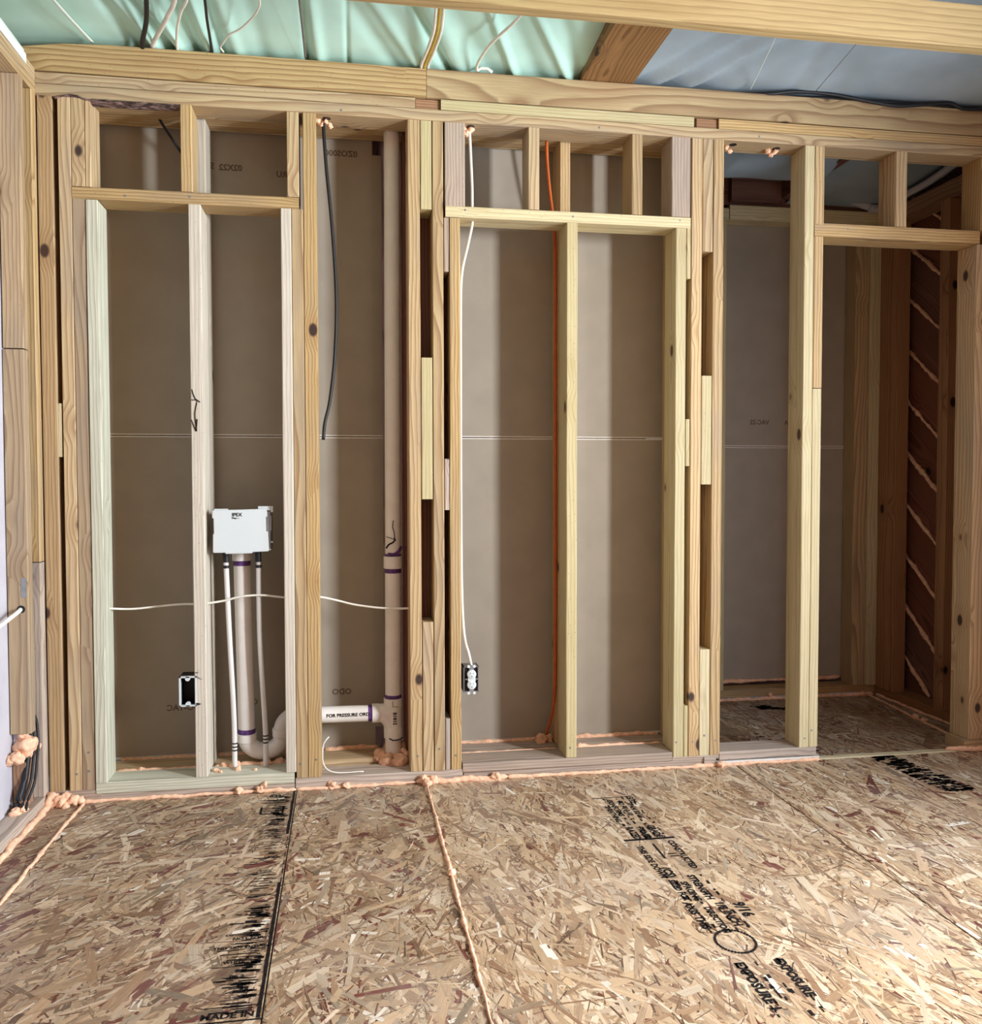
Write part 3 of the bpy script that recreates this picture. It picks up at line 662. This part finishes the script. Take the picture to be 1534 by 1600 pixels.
# ================================================================== CEILING
ceil = empty('ceiling', kind='structure')
def sheet(name, x, y, nx, ny, zf, mat, parent, th=0.0008, **k):
    vs = []; fs = []
    for i in range(nx + 1):
        for j in range(ny + 1):
            X = x[0] + (x[1] - x[0]) * i / nx; Y = y[0] + (y[1] - y[0]) * j / ny; vs.append((X, Y, zf(X, Y)))
    for i in range(nx):
        for j in range(ny): k0 = i * (ny + 1) + j; fs.append((k0, k0 + 1, k0 + ny + 2, k0 + ny + 1))
    o = link(name, mesh(name, vs, fs, True), mat, parent, **k)
    m = o.modifiers.new('thickness', 'SOLIDIFY'); m.thickness = th; m.offset = 1
    return o
folds = [(-0.670, .020, .016, .19), (-0.60, .016, -.018, .3), (-0.560, .014, .016, .32), (-0.525, .014, -.018, .25), (-0.475, .016, .018, .15), (-0.43, .012, -.016, .06), (-0.395, .014, .014, .05), (-0.34, .02, -.010, .1), (-0.26, .03, .008, .1),
         (-0.112, .010, .018, 0.0), (-0.075, .02, -.014, .06), (0.02, .008, .008, .02), (0.16, .03, .010, .5), (0.25, .022, -.012, .52), (0.345, .016, .022, .46), (0.40, .03, -.010, .40), (0.49, .045, .012, .55), (0.585, .012, -.016, .42), (0.66, .04, .012, .5), (0.775, .013, -.016, .56), (0.83, .03, .014, .5)
         ]
def zl(X, Y):
    z = 2.490 - 0.02 * max(0, Y + 0.08) / 0.1 * 0.5 + 0.10 * max(0, -0.05 - Y)
    for x0, w, a, sl in folds:
        d = (X - (x0 + sl * Y)) / w; z += 0.9 * a * math.exp(-d * d)
    z += 0.006 * noise.noise((X * 6, Y * 6, 3))
    return max(z, 2.4635) if Y > -0.02 else z
sheet('vapour_sheet', (-1.15, 0.87), (-1.6, 0.11), 420, 90, zl, 'mint', ceil, label='wrinkled mint green sheet')
foldr = [(1.06, .02, .012, -.6), (1.12, .018, -.014, -.65), (1.18, .02, .014, -.6), (1.24, .022, -.014, -.6), (1.31, .025, .012, -.55), (1.40, .04, -.008, -.5), (1.62, .03, .005, .1), (1.85, .05, -.006, .2)]
def zr(X, Y):
    z = 2.492 + 0.10 * max(0, -0.05 - Y) - 0.010 * max(0, min(1, (Y + 0.12) / 0.12))
    for x0, w, a, sl in foldr:
        d = (X - (x0 + sl * Y)) / w; z += a * math.exp(-d * d)
    z += 0.006 * noise.noise((X * 5, Y * 5, 8))
    return max(z, 2.4635) if Y > -0.02 else z
sheet('vapour_sheet', (0.97, 2.9), (-1.6, 0.11), 300, 80, zr, 'blue', ceil, label='blue grey sheet with diagonal folds')
def zc_(X, Y): return 2.43 - 0.12 * (Y - 0.1) + 0.012 * noise.noise((X * 5, Y * 7, 2)) + 0.008 * math.sin(Y * 22 + X * 3)
sheet('vapour_sheet', (1.30, 2.06), (0.10, 0.60), 60, 40, zc_, 'blue', ceil)
def zd_(X, Y): return 2.468 - 0.105 * (Y - 0.1) + 0.006 * noise.noise((X * 4, Y * 5, 6)) - 0.02 * math.exp(-((Y - 0.42) / 0.03) ** 2) * 0.5
sheet('vapour_sheet', (2.09, 2.72), (0.10, 0.99), 50, 60, zd_, 'blue', ceil)
board('rafter', (0.83, 1.02), (-1.8, 0.12), (2.4625, 2.60), 'rafter', ceil, 'y', label='wide brown rafter')
board('ceiling_beam', (-1.15, 2.9), (-0.682, -0.638), (2.328, 2.451), 'purlin', ceil, 'x', wob=0.0015, label='long yellow pine beam below the sheeting')
boxes('roof_deck', [((-1.2, 2.9), (-4.7, 1.24), (2.70, 2.72))], 'dark', ceil)
tube('sheet_seam', [(-0.119, -0.40, 2.478), (-0.121, -0.34, 2.472), (-0.119, -0.171, 2.467), (-0.118, 0.0, 2.466)], 0.0035, 'greybox', ceil, flat=0.4, label='dark fold line of the sheet')
tube('sheet_seam', [(1.36, -0.42, 2.478), (1.374, -0.353, 2.472), (1.409, -0.204, 2.468), (1.455, -0.014, 2.466)], 0.0016, 'tape', ceil, label='stitched white seam')
tube('sheet_seam', [(1.645, -0.42, 2.478), (1.652, -0.356, 2.472), (1.671, -0.209, 2.468), (1.695, -0.042, 2.466)], 0.0013, 'steel', ceil)
tube('sheet_seam', [(-0.860, -0.33, 2.485), (-0.841, -0.241, 2.478), (-0.817, -0.128, 2.470), (-0.789, 0.003, 2.466)], 0.006, 'tape', ceil, flat=0.4, label='white seam tape')
# white trim strips in the closet ceiling corner
boxes('tape_strip', [((2.09, 2.13), (0.93, 0.95), (2.40, 2.445))], 'tape', cw)
tube('tape_strip', [(2.10, 0.90, 2.470), (2.28, 0.90, 2.435), (2.42, 0.90, 2.398), (2.52, 0.90, 2.372)], 0.019, 'white', cw, flat=0.9, label='pale trim strip under the closet ceiling')
tube('tape_strip', [(2.50, 0.88, 2.362), (2.555, 0.88, 2.360)], 0.022, 'white', cw, flat=0.8)
tube('tape_strip', [(2.565, 0.80, 2.372), (2.568, 0.55, 2.380), (2.57, 0.40, 2.398), (2.57, 0.30, 2.412)], 0.017, 'white', sw, flat=0.9, label='pale trim strip along the closet side')

# ================================================================== PLUMBING
ws = empty('washer_outlet_box', (-0.35, 0.08, 0.81), label='white plastic washer outlet box mounted high between the pale studs', category='plumbing box')
def at(o, parent): o.location = -parent.location; return o
bx0, bx1, bz0, bz1 = -0.441, -0.262, 0.816, 0.958
bm = bmesh.new()
outl = [(bx0, bz1 - 0.003), (bx0 + .004, bz1), (bx1 - .006, bz1 + .004), (bx1, bz1 + .001), (bx1 + 0.001, bz1 - 0.022), (bx1 - 0.004, bz1 - 0.024), (bx1 - 0.003, bz1 - 0.072), (bx1 + 0.003, bz1 - 0.074), (bx1 + .006, bz0 + .006), (bx1 + .004, bz0 + .002),
        (-0.310, bz0), (-0.312, bz0 - .004), (-0.398, bz0 - .005), (-0.401, bz0 - .001), (bx0 + .004, bz0 - 0.001), (bx0 + .001, bz0 + .003), (bx0 + .002, bz1 - 0.080), (bx0 + .005, bz1 - 0.078), (bx0 + .004, bz1 - 0.028), (bx0, bz1 - 0.026)]
vf = [bm.verts.new((x, 0.026, z)) for x, z in outl]; f = bm.faces.new(vf)
r_ = bmesh.ops.extrude_face_region(bm, geom=[f]); [setattr(v.co, 'y', 0.044) for v in r_['geom'] if isinstance(v, bmesh.types.BMVert)]
bmesh.ops.recalc_face_normals(bm, faces=bm.faces); bmesh.ops.bevel(bm, geom=[e for e in bm.edges if abs(e.verts[0].co.y - e.verts[1].co.y) < 1e-6 and e.verts[0].co.y < .03], offset=0.0022, segments=2, affect='EDGES')
me = bpy.data.meshes.new('cover'); bm.to_mesh(me); bm.free(); cover_ = at(link('cover', me, 'box', ws), ws)
at(boxes('box_body', [((bx0 + .006, bx1 + 0.012), (0.045, 0.125), (bz0 + .004, bz1 - .006))], 'greybox', ws, 0.003), ws)
for nm_, b_ in (('bracket', ((bx1 - 0.03, bx1 + 0.012), (0.046, 0.052), (bz1 - 0.001, bz1 + 0.013))), ('bracket', ((bx1 + 0.012, bx1 + 0.020), (0.046, 0.052), (bz1 - 0.008, bz1 + 0.013))), ('side_clip', ((bx1 + 0.008, bx1 + 0.013), (0.046, 0.06), (bz1 - 0.07, bz1 - 0.02))),
                ('lip', ((bx1 + 0.006, bx1 + 0.012), (0.044, 0.055), (bz0 + .004, bz0 + .009))), ('peg', ((bx1 + 0.012, bx1 + 0.019), (0.044, 0.05), (bz0 + .030, bz0 + .035))), ('top_tab', ((bx0 + .005, bx0 + .05), (0.046, 0.055), (bz1 - .001, bz1 + .005)))):
    at(boxes(nm_, [b_], 'box', ws, 0.0008), ws)
for s_, z, sz in (('IPEX', 0.938, 0.016), ('Plus---', 0.929, 0.009)):
    t_ = text('lettering', s_, sz, (-0.376, 0.0252, z), RX, 'ink', cover_, width=1.05)

dr = empty('drain_pipe', (-0.2, 0.15, 0.1), label='white plastic drain line with P-trap, tee and tall vent stack', category='pipe')
PY = 0.15; PR = 0.0292
def D(o): return at(o, dr)
D(lathe('pipe_segment', (-0.3585, PY, 0.78), (0.010, 0, -0.62), [(0, PR), (0.63, PR)], 'pvc', dr))
D(lathe('collar', (-0.3585, PY, 0.812), (0, 0, -1), [(0, .030), (.001, 0.0335), (0.034, 0.0335), (0.035, 0.0305)], 'pvc', dr))
D(lathe('primer_ring', (-0.3585, PY, 0.777), (0, 0, -1), [(0, PR + .0006), (0.017, PR + .0006)], 'purple', dr, label='purple primer stain'))
D(lathe('primer_ring', (-0.349, PY, 0.180), (0, 0, -1), [(0, PR + .0008), (0.018, PR + .0008)], 'purple', dr, label='purple primer stain'))
D(lathe('collar', (-0.349, PY, 0.163), (0, 0, -1), [(0, .031), (.001, 0.0345), (0.028, 0.0345), (0.031, 0.031)], 'pvc', dr))
xa, xb = -0.349, -0.226; rc = (xb - xa) / 2; zc0 = 0.150
pts = [(xa, PY, zc0 + 0.002)] + [(xa + rc - rc * math.cos(t), PY, zc0 - rc * math.sin(t) * 0.88) for t in np.linspace(0.0, PI, 22)] + [(xb, PY, zc0 + 0.002)]
D(tube('trap_bend', pts, 0.0305, 'pvc', dr, sides=28, straight=True))
D(lathe('collar', (xb, PY, 0.146), (0, 0, 1), [(0, .031), (.002, 0.0345), (0.030, 0.0345), (0.032, 0.031)], 'pvc', dr))
el = [(xb + 0.052 - 0.052 * math.cos(t), PY, 0.166 + 0.052 * math.sin(t)) for t in np.linspace(0, PI / 2, 14)]
D(tube('elbow', [(xb, PY, 0.15)] + el + [(xb + 0.08, PY, 0.218)], 0.0305, 'pvc', dr, sides=28, straight=True))
D(lathe('pipe_segment', (xb + 0.07, PY, 0.2175), (0.26, 0, -0.003), [(0, PR), (0.275, PR)], 'pvc', dr))
D(lathe('primer_ring', (0.078, PY, 0.2145), (1, 0, 0), [(0, PR + .0006), (0.014, PR + .0006)], 'purple', dr, label='purple primer stain'))
SXp = 0.169
bm_o = D(lathe('tee_branch', (0.092, PY, 0.2145), (1, 0, 0), [(0, .031), (.001, 0.0345), (0.024, 0.0345), (0.026, 0.033), (0.036, 0.033), (0.075, 0.033)], 'pvc', dr))
D(tube('tee_sweep', [(0.118, PY, 0.2145), (0.140, PY, 0.207), (0.160, PY, 0.185), (SXp, PY, 0.155)], 0.032, 'pvc', dr, sides=24))
D(lathe('tee_body', (SXp, PY, 0.268), (0, 0, -1), [(0, .031), (.001, 0.0345), (0.028, 0.0345), (0.030, 0.0325), (0.105, 0.0325), (0.108, 0.0345), (0.145, 0.0345), (0.146, 0.031)], 'pvc', dr))
D(lathe('pipe_segment', (SXp - .001, PY, 0.13), (0, 0, -1), [(0, PR), (0.11, PR)], 'pvc', dr))
D(lathe('primer_ring', (SXp, PY, 0.281), (0, 0, -1), [(0, PR + .0007), (0.014, PR + .0007)], 'purple', dr, label='purple primer stain'))
D(lathe('pipe_segment', (SXp, PY, 0.262), (0.002, 0, 0.46), [(0, PR), (0.48, PR)], 'pvc', dr))
D(lathe('coupling', (0.171, PY, 0.740), (0, 0, 1), [(0, .031), (.001, 0.0338), (0.044, 0.0338), (0.045, 0.031)], 'pvc', dr))
D(lathe('primer_ring', (0.171, PY, 0.724), (0, 0, 1), [(0, PR + .0005), (0.016, PR + .0005)], 'purple', dr, label='purple primer stain'))
D(lathe('primer_ring', (0.171, PY, 0.785), (0, 0, 1), [(0, PR + .0006), (0.008, PR + .0006)], 'purple', dr, label='purple primer stain'))
D(lathe('vent_stack', (0.171, PY, 0.77), (0.0035, 0, 1.53), [(0, PR - .001), (1.525, PR - .001)], 'pvc', dr))
# primer runs on the stack and dark stroke below the tee
def onpipe(a, z, r=PR + .0006, x=0.171): return (x + r * math.sin(a), PY - r * math.cos(a), z)
D(tube('primer_run', [onpipe(-1.0, 0.815), onpipe(-0.6, 0.828), onpipe(-0.05, 0.836), onpipe(0.25, 0.846), onpipe(0.05, 0.850)], 0.0028, 'ink', dr, label='dark primer drip'))
D(tube('primer_run', [onpipe(0.15, 0.845), onpipe(0.1, 0.872), onpipe(-0.1, 0.892), onpipe(0.0, 0.915)], 0.0014, 'ink', dr, label='dark primer drip'))
D(tube('primer_run', [onpipe(-0.95, 0.856), onpipe(-0.4, 0.852), onpipe(0.1, 0.847)], 0.0011, 'ink', dr, label='dark primer drip'))
D(tube('primer_run', [onpipe(-0.7, 0.793), onpipe(0.1, 0.792), onpipe(0.8, 0.806), onpipe(1.2, 0.818)], 0.006, 'purple', dr, label='purple primer stain'))
D(tube('primer_run', [onpipe(-0.5, 0.127, .0352, SXp), onpipe(-0.1, 0.121, .0352, SXp), onpipe(0.4, 0.121, .0352, SXp), onpipe(1.1, 0.124, .0352, SXp)], 0.0022, 'ink', dr, label='dark primer drip'))
D(tube('primer_run', [onpipe(-0.1, 0.262, .0352, SXp), onpipe(-0.1, 0.243, .0352, SXp), onpipe(0.5, 0.242, .0352, SXp)], 0.0010, 'ink', dr, label='dark primer drip'))
for s_, loc, rot_, sz in (('FOR PRESSURE ORD', (-0.070, PY - 0.0300, 0.2135), RX, 0.017), ('B1815', (SXp - 0.002, PY - 0.0333, 0.222), (PI / 2, PI / 2, 0), 0.018)):
    t_ = text('lettering', s_, sz, loc, rot_, 'ink', dr); t_.location = Vector(loc) - dr.location

def pex(pts, label):
    e = empty('water_line', pts[-1], label=label, category='pipe', group='white water lines below the washer box')
    p0 = Vector(pts[0]); d0 = (Vector(pts[1]) - p0).normalized()
    at(tube('tube', pts, 0.0087, 'pex', e, sides=14), e)
    at(lathe('valve_stub', p0 - d0 * 0.012, d0, [(0, 0.0105), (0.046, 0.0105), (0.047, 0.0085), (0.060, 0.0085)], 'black', e, 16, label='black valve stub'), e)
    at(lathe('crimp_ring', p0 + d0 * 0.045, d0, [(0, 0.0108), (0.010, 0.0108)], 'black', e, 16, label='black crimp ring'), e)
    return e
for nm, pts, zr_ in (('left', [(-0.405, 0.085, 0.812), (-0.404, 0.085, 0.76), (-0.396, 0.085, 0.53), (-0.384, 0.085, 0.24), (-0.383, 0.085, 0.058)], (0.150, 0.138, 0.126)),
                     ('right', [(-0.297, 0.085, 0.812), (-0.296, 0.085, 0.76), (-0.294, 0.085, 0.505), (-0.279, 0.085, 0.19), (-0.279, 0.085, 0.058)], (0.172, 0.160, 0.148))):
    e = pex(pts, 'white flexible water line left of the drain standpipe' if nm == 'left' else 'white flexible water line right of the standpipe, crossing before the trap')
    for z in zr_: at(lathe('printed_band', (pts[-1][0] + (0.0005 if z < .2 else 0), 0.085, z), (0, 0, -1), [(0, 0.0094), (0.0045, 0.0094)], 'black', e, 16), e)

# ================================================================== ELECTRICAL
ob = empty('outlet_box', (-0.52, 0.0, 0.355), label='empty blue-black switch box with white rim nailed beside the pale stud', category='electrical box')
def A(o): return at(o, ob)
ox0, ox1, oz0, oz1 = -0.549, -0.4935, 0.305, 0.405
A(boxes('rim', [((ox0, ox0 + .005), (-0.006, 0.01), (oz0, oz1)), ((ox1 - .004, ox1), (-0.006, 0.01), (oz0, oz1)), ((ox0, ox1), (-0.006, 0.01), (oz1 - .004, oz1)), ((ox0, ox1), (-0.006, 0.01), (oz0, oz0 + .004))], 'box', ob))
A(boxes('shell', [((ox0 + .001, ox0 + .004), (0.0105, 0.07), (oz0, oz1)), ((ox1 - .004, ox1 - .001), (0.0105, 0.07), (oz0, oz1)), ((ox0, ox1), (0.0105, 0.07), (oz1 - .004, oz1 - .001)), ((ox0, ox1), (0.0105, 0.07), (oz0 + .001, oz0 + .004)), ((ox0, ox1), (0.07, 0.074), (oz0, oz1))], 'black', ob))
for z, s in ((oz1 - .004, -1), (oz0 + .004, 1)):
    A(lathe('screw_lug', ((ox0 + ox1) / 2, -0.006, z + s * .003), (0, 1, 0), [(0, 0.008), (0.012, 0.008)], 'box', ob, 18))
A(tube('nail', [(ox1 - .002, -0.004, oz0 + .008), (ox1 + .012, -0.004, oz0 + .006)], 0.003, 'black', ob, straight=True))
A(tube('nail', [(ox1, -0.002, oz1 - .002), (ox1 + .02, -0.003, oz1 - .010)], 0.0013, 'steel', ob, straight=True)); A(tube('nail', [(ox1, -0.002, oz1 + .012), (ox1 + .009, -0.003, oz1 + .013)], 0.0022, 'steel', ob, straight=True))

rc_ = empty('duplex_outlet', (0.433, 0.0, 0.355), label='white duplex outlet in black box at bottom of grey wall bay', category='outlet')
def B(o): return at(o, rc_)
rx0, rx1, rz0, rz1 = 0.407, 0.461, 0.314, 0.404; rm = (rx0 + rx1) / 2 + .001
B(boxes('box_rim', [((rx0, rx0 + .003), (-0.003, 0.06), (rz0, rz1)), ((rx1 - .003, rx1), (-0.003, 0.06), (rz0, rz1)), ((rx0, rx1), (-0.003, 0.06), (rz1 - .003, rz1)), ((rx0, rx1), (-0.003, 0.06), (rz0, rz0 + .003))], 'greybox', rc_))
B(boxes('box_back', [((rx0 + .002, rx1 - .002), (0.004, 0.058), (rz0 + .002, rz1 - .002))], 'black', rc_))
B(boxes('yoke', [((rm - .008, rm + .008), (-0.005, -0.002), (rz0 - .004, rz1 + .002))], 'steel', rc_))
for z in (rz1 + .001, rz0 - .003):
    for s in (-1, 1): B(lathe('ear', (rm + s * .010, -0.006, z), (0, 1, 0), [(0, 0.0052), (0.003, 0.0052)], 'box', rc_, 16))
for z in (rz0 + .064, rz0 + .027):
    sf = B(lathe('socket_face', (rm, -0.013, z), (0, 1, 0), [(0, 0.0145), (.001, 0.0158), (0.012, 0.0158)], 'box', rc_, 24))
    for sl_ in (((rm - .0062, rm - .0046), (-0.0134, -0.0128), (z + .001, z + .008)), ((rm + .0046, rm + .0062), (-0.0134, -0.0128), (z + .001, z + .007)), ((rm - .0018, rm + .0018), (-0.0134, -0.0128), (z - .009, z - .0055))):
        boxes('slot', [sl_], 'greybox', sf)
B(boxes('socket_bridge', [((rm - .0135, rm + .0135), (-0.010, -0.003), (rz0 + .038, rz0 + .054))], 'box', rc_, 0.001))
for sx in (rm - .022, rm + .014): B(boxes('side_screw', [((sx, sx + .008), (-0.006, 0.0), (rz0 + .044, rz0 + .048))], 'steel', rc_))

jb = empty('grey_cover_box', (-0.51, 0.17, 1.15), label='small grey plastic box behind the pale stud at seam height', category='electrical box')
at(boxes('shell', [((-0.524, -0.492), (0.155, 0.20), (1.135, 1.208))], 'greybox', jb, 0.004), jb); at(boxes('clip', [((-0.515, -0.509), (0.15, 0.156), (1.125, 1.134))], 'black', jb), jb)

def cab(name, pts, r, mat, label, sides=10, flat=1.0, cat='cable', group=None, **k):
    o = tube(name, pts, r, mat, None, sides=sides, flat=flat, label=label, category=cat, **k)
    if group: o['group'] = group
    return o
cab('cable', [(-0.80, 0.06, 0.632), (-0.72, 0.10, 0.622), (-0.645, 0.13, 0.624), (-0.56, 0.10, 0.634), (-0.48, 0.055, 0.640), (-0.41, 0.06, 0.648), (-0.35, 0.055, 0.662), (-0.28, 0.06, 0.664), (-0.20, 0.055, 0.655), (-0.10, 0.06, 0.655), (-0.03, 0.10, 0.635), (0.03, 0.105, 0.618), (0.12, 0.09, 0.606), (0.20, 0.06, 0.606), (0.23, 0.055, 0.608)],
    0.0052, 'cable', 'white flat cable running sideways through the studs behind the washer plumbing', flat=0.7)
cab('cable', [(-0.062, 0.055, 2.30), (-0.061, 0.056, 2.24), (-0.053, 0.06, 2.12), (-0.036, 0.075, 1.93), (-0.024, 0.085, 1.70), (-0.030, 0.09, 1.50), (-0.048, 0.09, 1.34), (-0.066, 0.085, 1.26), (-0.072, 0.08, 1.20)], 0.0060, 'black', 'thick black cable hanging loose from the top plate beside the vent stack')
cab('cable', [(0.438, 0.04, 2.30), (0.445, 0.05, 2.18), (0.449, 0.05, 2.08), (0.449, 0.05, 1.99), (0.448, 0.045, 1.955), (0.432, 0.045, 1.88), (0.412, 0.045, 1.79), (0.4065, 0.045, 1.68), (0.4055, 0.045, 1.4), (0.4055, 0.045, 1.1), (0.4055, 0.04, 0.8), (0.408, 0.03, 0.60), (0.414, 0.015, 0.50), (0.427, 0.012, 0.45), (0.437, 0.012, 0.404)],
    0.0050, 'cable', 'white cable dropping from the top plate to the duplex outlet')
cab('cable', [(0.735, 0.13, 2.30), (0.740, 0.14, 2.22), (0.752, 0.15, 2.12), (0.769, 0.16, 2.01), (0.776, 0.165, 1.9), (0.777, 0.165, 1.5), (0.778, 0.165, 1.0), (0.778, 0.165, 0.6), (0.778, 0.17, 0.3), (0.770, 0.18, 0.18), (0.752, 0.20, 0.09)], 0.0060, 'orange', 'orange cable running down beside the middle stud of grey bay', flat=0.8)
cab('cable', [(-0.63, 0.17, 2.32), (-0.60, 0.18, 2.27), (-0.545, 0.20, 2.19), (-0.50, 0.21, 2.13)], 0.0048, 'black', 'thin black cable crossing the small upper left opening')
cab('cable', [(-0.488, 0.22, 1.06), (-0.505, 0.23, 0.98), (-0.517, 0.235, 0.90), (-0.512, 0.235, 0.80), (-0.498, 0.23, 0.70), (-0.49, 0.22, 0.64)], 0.0048, 'black', 'black cable curving behind the pale stud left of the washer box')
cab('wire_scrap', [(-0.060, 0.03, 0.170), (-0.078, 0.02, 0.150), (-0.0815, 0.015, 0.115), (-0.080, 0.012, 0.085), (-0.066, 0.01, 0.062), (-0.038, 0.01, 0.050), (0.0, 0.015, 0.046), (0.04, 0.018, 0.046), (0.058, 0.02, 0.045)], 0.0022, 'cable', 'short offcut of thin white wire curled on plate below the drain', cat='wire')
cab('cable', [(-0.99, -0.137, 0.663), (-0.985, -0.165, 0.660), (-0.990, -0.22, 0.648), (-0.997, -0.30, 0.632), (-1.0, -0.40, 0.622)], 0.0065, 'cable', 'thick white cable poking from hole in the left wall stud')
for k_, (dx, r_, lab) in enumerate(((0.0, 0.010, 'thick black cable bending down the left wall corner to the plate'), (0.017, 0.0045, 'thin black wire hanging beside thick cable in left corner'), (0.028, 0.0045, 'outermost thin black wire curving in the left wall corner'))):
    cab('cable', [(-1.008 + dx, -0.078, 0.36 - .02 * k_), (-0.996 + dx, -0.085, 0.30), (-0.985 + dx, -0.106, 0.235), (-0.985 + dx, -0.118, 0.19), (-0.990 + dx * 1.1, -0.14, 0.12), (-1.002 + dx, -0.165, 0.065), (-1.004 + dx, -0.17, 0.043)], r_, 'black', lab)
# cables lying along the ceiling sheet and dropping behind the wall beam
cab('cable', [(-0.638, 0.020, 2.456), (-0.628, -0.030, 2.466), (-0.610, -0.090, 2.466), (-0.587, -0.170, 2.467), (-0.562, -0.290, 2.470), (-0.535, -0.450, 2.480)], 0.0075, 'black', 'black cable over the wall beam, leftmost against mint sheeting')
cab('cable', [(-0.610, 0.020, 2.464), (-0.593, -0.030, 2.468), (-0.559, -0.108, 2.467), (-0.518, -0.203, 2.467), (-0.480, -0.300, 2.470), (-0.458, -0.450, 2.480)], 0.0070, 'cable', 'broad white cable slanting over beam beside the leftmost black one', flat=0.6)
cab('cable', [(-0.527, 0.020, 2.462), (-0.525, -0.020, 2.466), (-0.504, -0.129, 2.466), (-0.474, -0.236, 2.466), (-0.445, -0.305, 2.470), (-0.416, -0.450, 2.480)], 0.0045, 'cable', 'slim white cable curving over beam between broad white and dark cords')
cab('cable', [(-0.419, 0.020, 2.460), (-0.417, -0.020, 2.466), (-0.411, -0.104, 2.466), (-0.404, -0.203, 2.466), (-0.394, -0.313, 2.470), (-0.380, -0.500, 2.482)], 0.0045, 'black', 'thin dark cord hanging straight before mint sheeting')
cab('cable', [(-0.381, -0.006, 2.462), (-0.389, -0.024, 2.467), (-0.377, -0.056, 2.466), (-0.352, -0.113, 2.466), (-0.311, -0.160, 2.466), (-0.267, -0.233, 2.466), (-0.243, -0.288, 2.468), (-0.236, -0.339, 2.470), (-0.240, -0.500, 2.482)], 0.0032, 'cable', 'thin white cable with a wide loop against mint sheeting', cat='cable')
for k_, (dx, mt, lab) in enumerate(((0.0, 'cable', 'white cable, left one of three bundled over the beam joint'), (0.0115, 'yellow', 'yellow cable in the middle of bundle over the beam joint'), (0.023, 'cable', 'white cable, right one of three bundled over the beam joint'))):
    cab('cable', [(0.268 + dx, 0.01, 2.464), (0.268 + dx, -0.02, 2.468), (0.279 + dx, -0.135, 2.466), (0.286 + dx, -0.24, 2.467), (0.283 + dx, -0.33, 2.472), (0.27 + dx, -0.55, 2.485)], 0.0054, mt, lab)
cab('cable', [(0.512, -0.004, 2.463), (0.495, -0.008, 2.472), (0.474, -0.008, 2.472), (0.461, -0.006, 2.464), (0.455, -0.030, 2.467), (0.457, -0.086, 2.466), (0.474, -0.185, 2.466), (0.501, -0.264, 2.467), (0.529, -0.336, 2.470), (0.580, -0.500, 2.482)], 0.0050, 'cable', 'white cable with flat looped end resting on beam left of rafter')
cab('cable', [(1.450, 0.020, 2.462), (1.543, 0.000, 2.463), (1.643, -0.004, 2.476), (1.783, -0.006, 2.474), (1.938, -0.010, 2.456), (2.042, -0.010, 2.449), (2.147, -0.010, 2.460), (2.254, -0.010, 2.473), (2.308, -0.010, 2.457), (2.399, -0.010, 2.459), (2.550, -0.010, 2.462)], 0.0065, 'black', 'black cable snaking along the beam under the blue grey sheeting')
cab('cable', [(1.60, 0.03, 2.467), (1.75, 0.02, 2.472), (1.90, 0.012, 2.469), (2.03, 0.0, 2.465), (2.2, 0.006, 2.468), (2.5, 0.006, 2.467)], 0.0050, 'black', 'second thinner black cable behind the snaking one on beam')
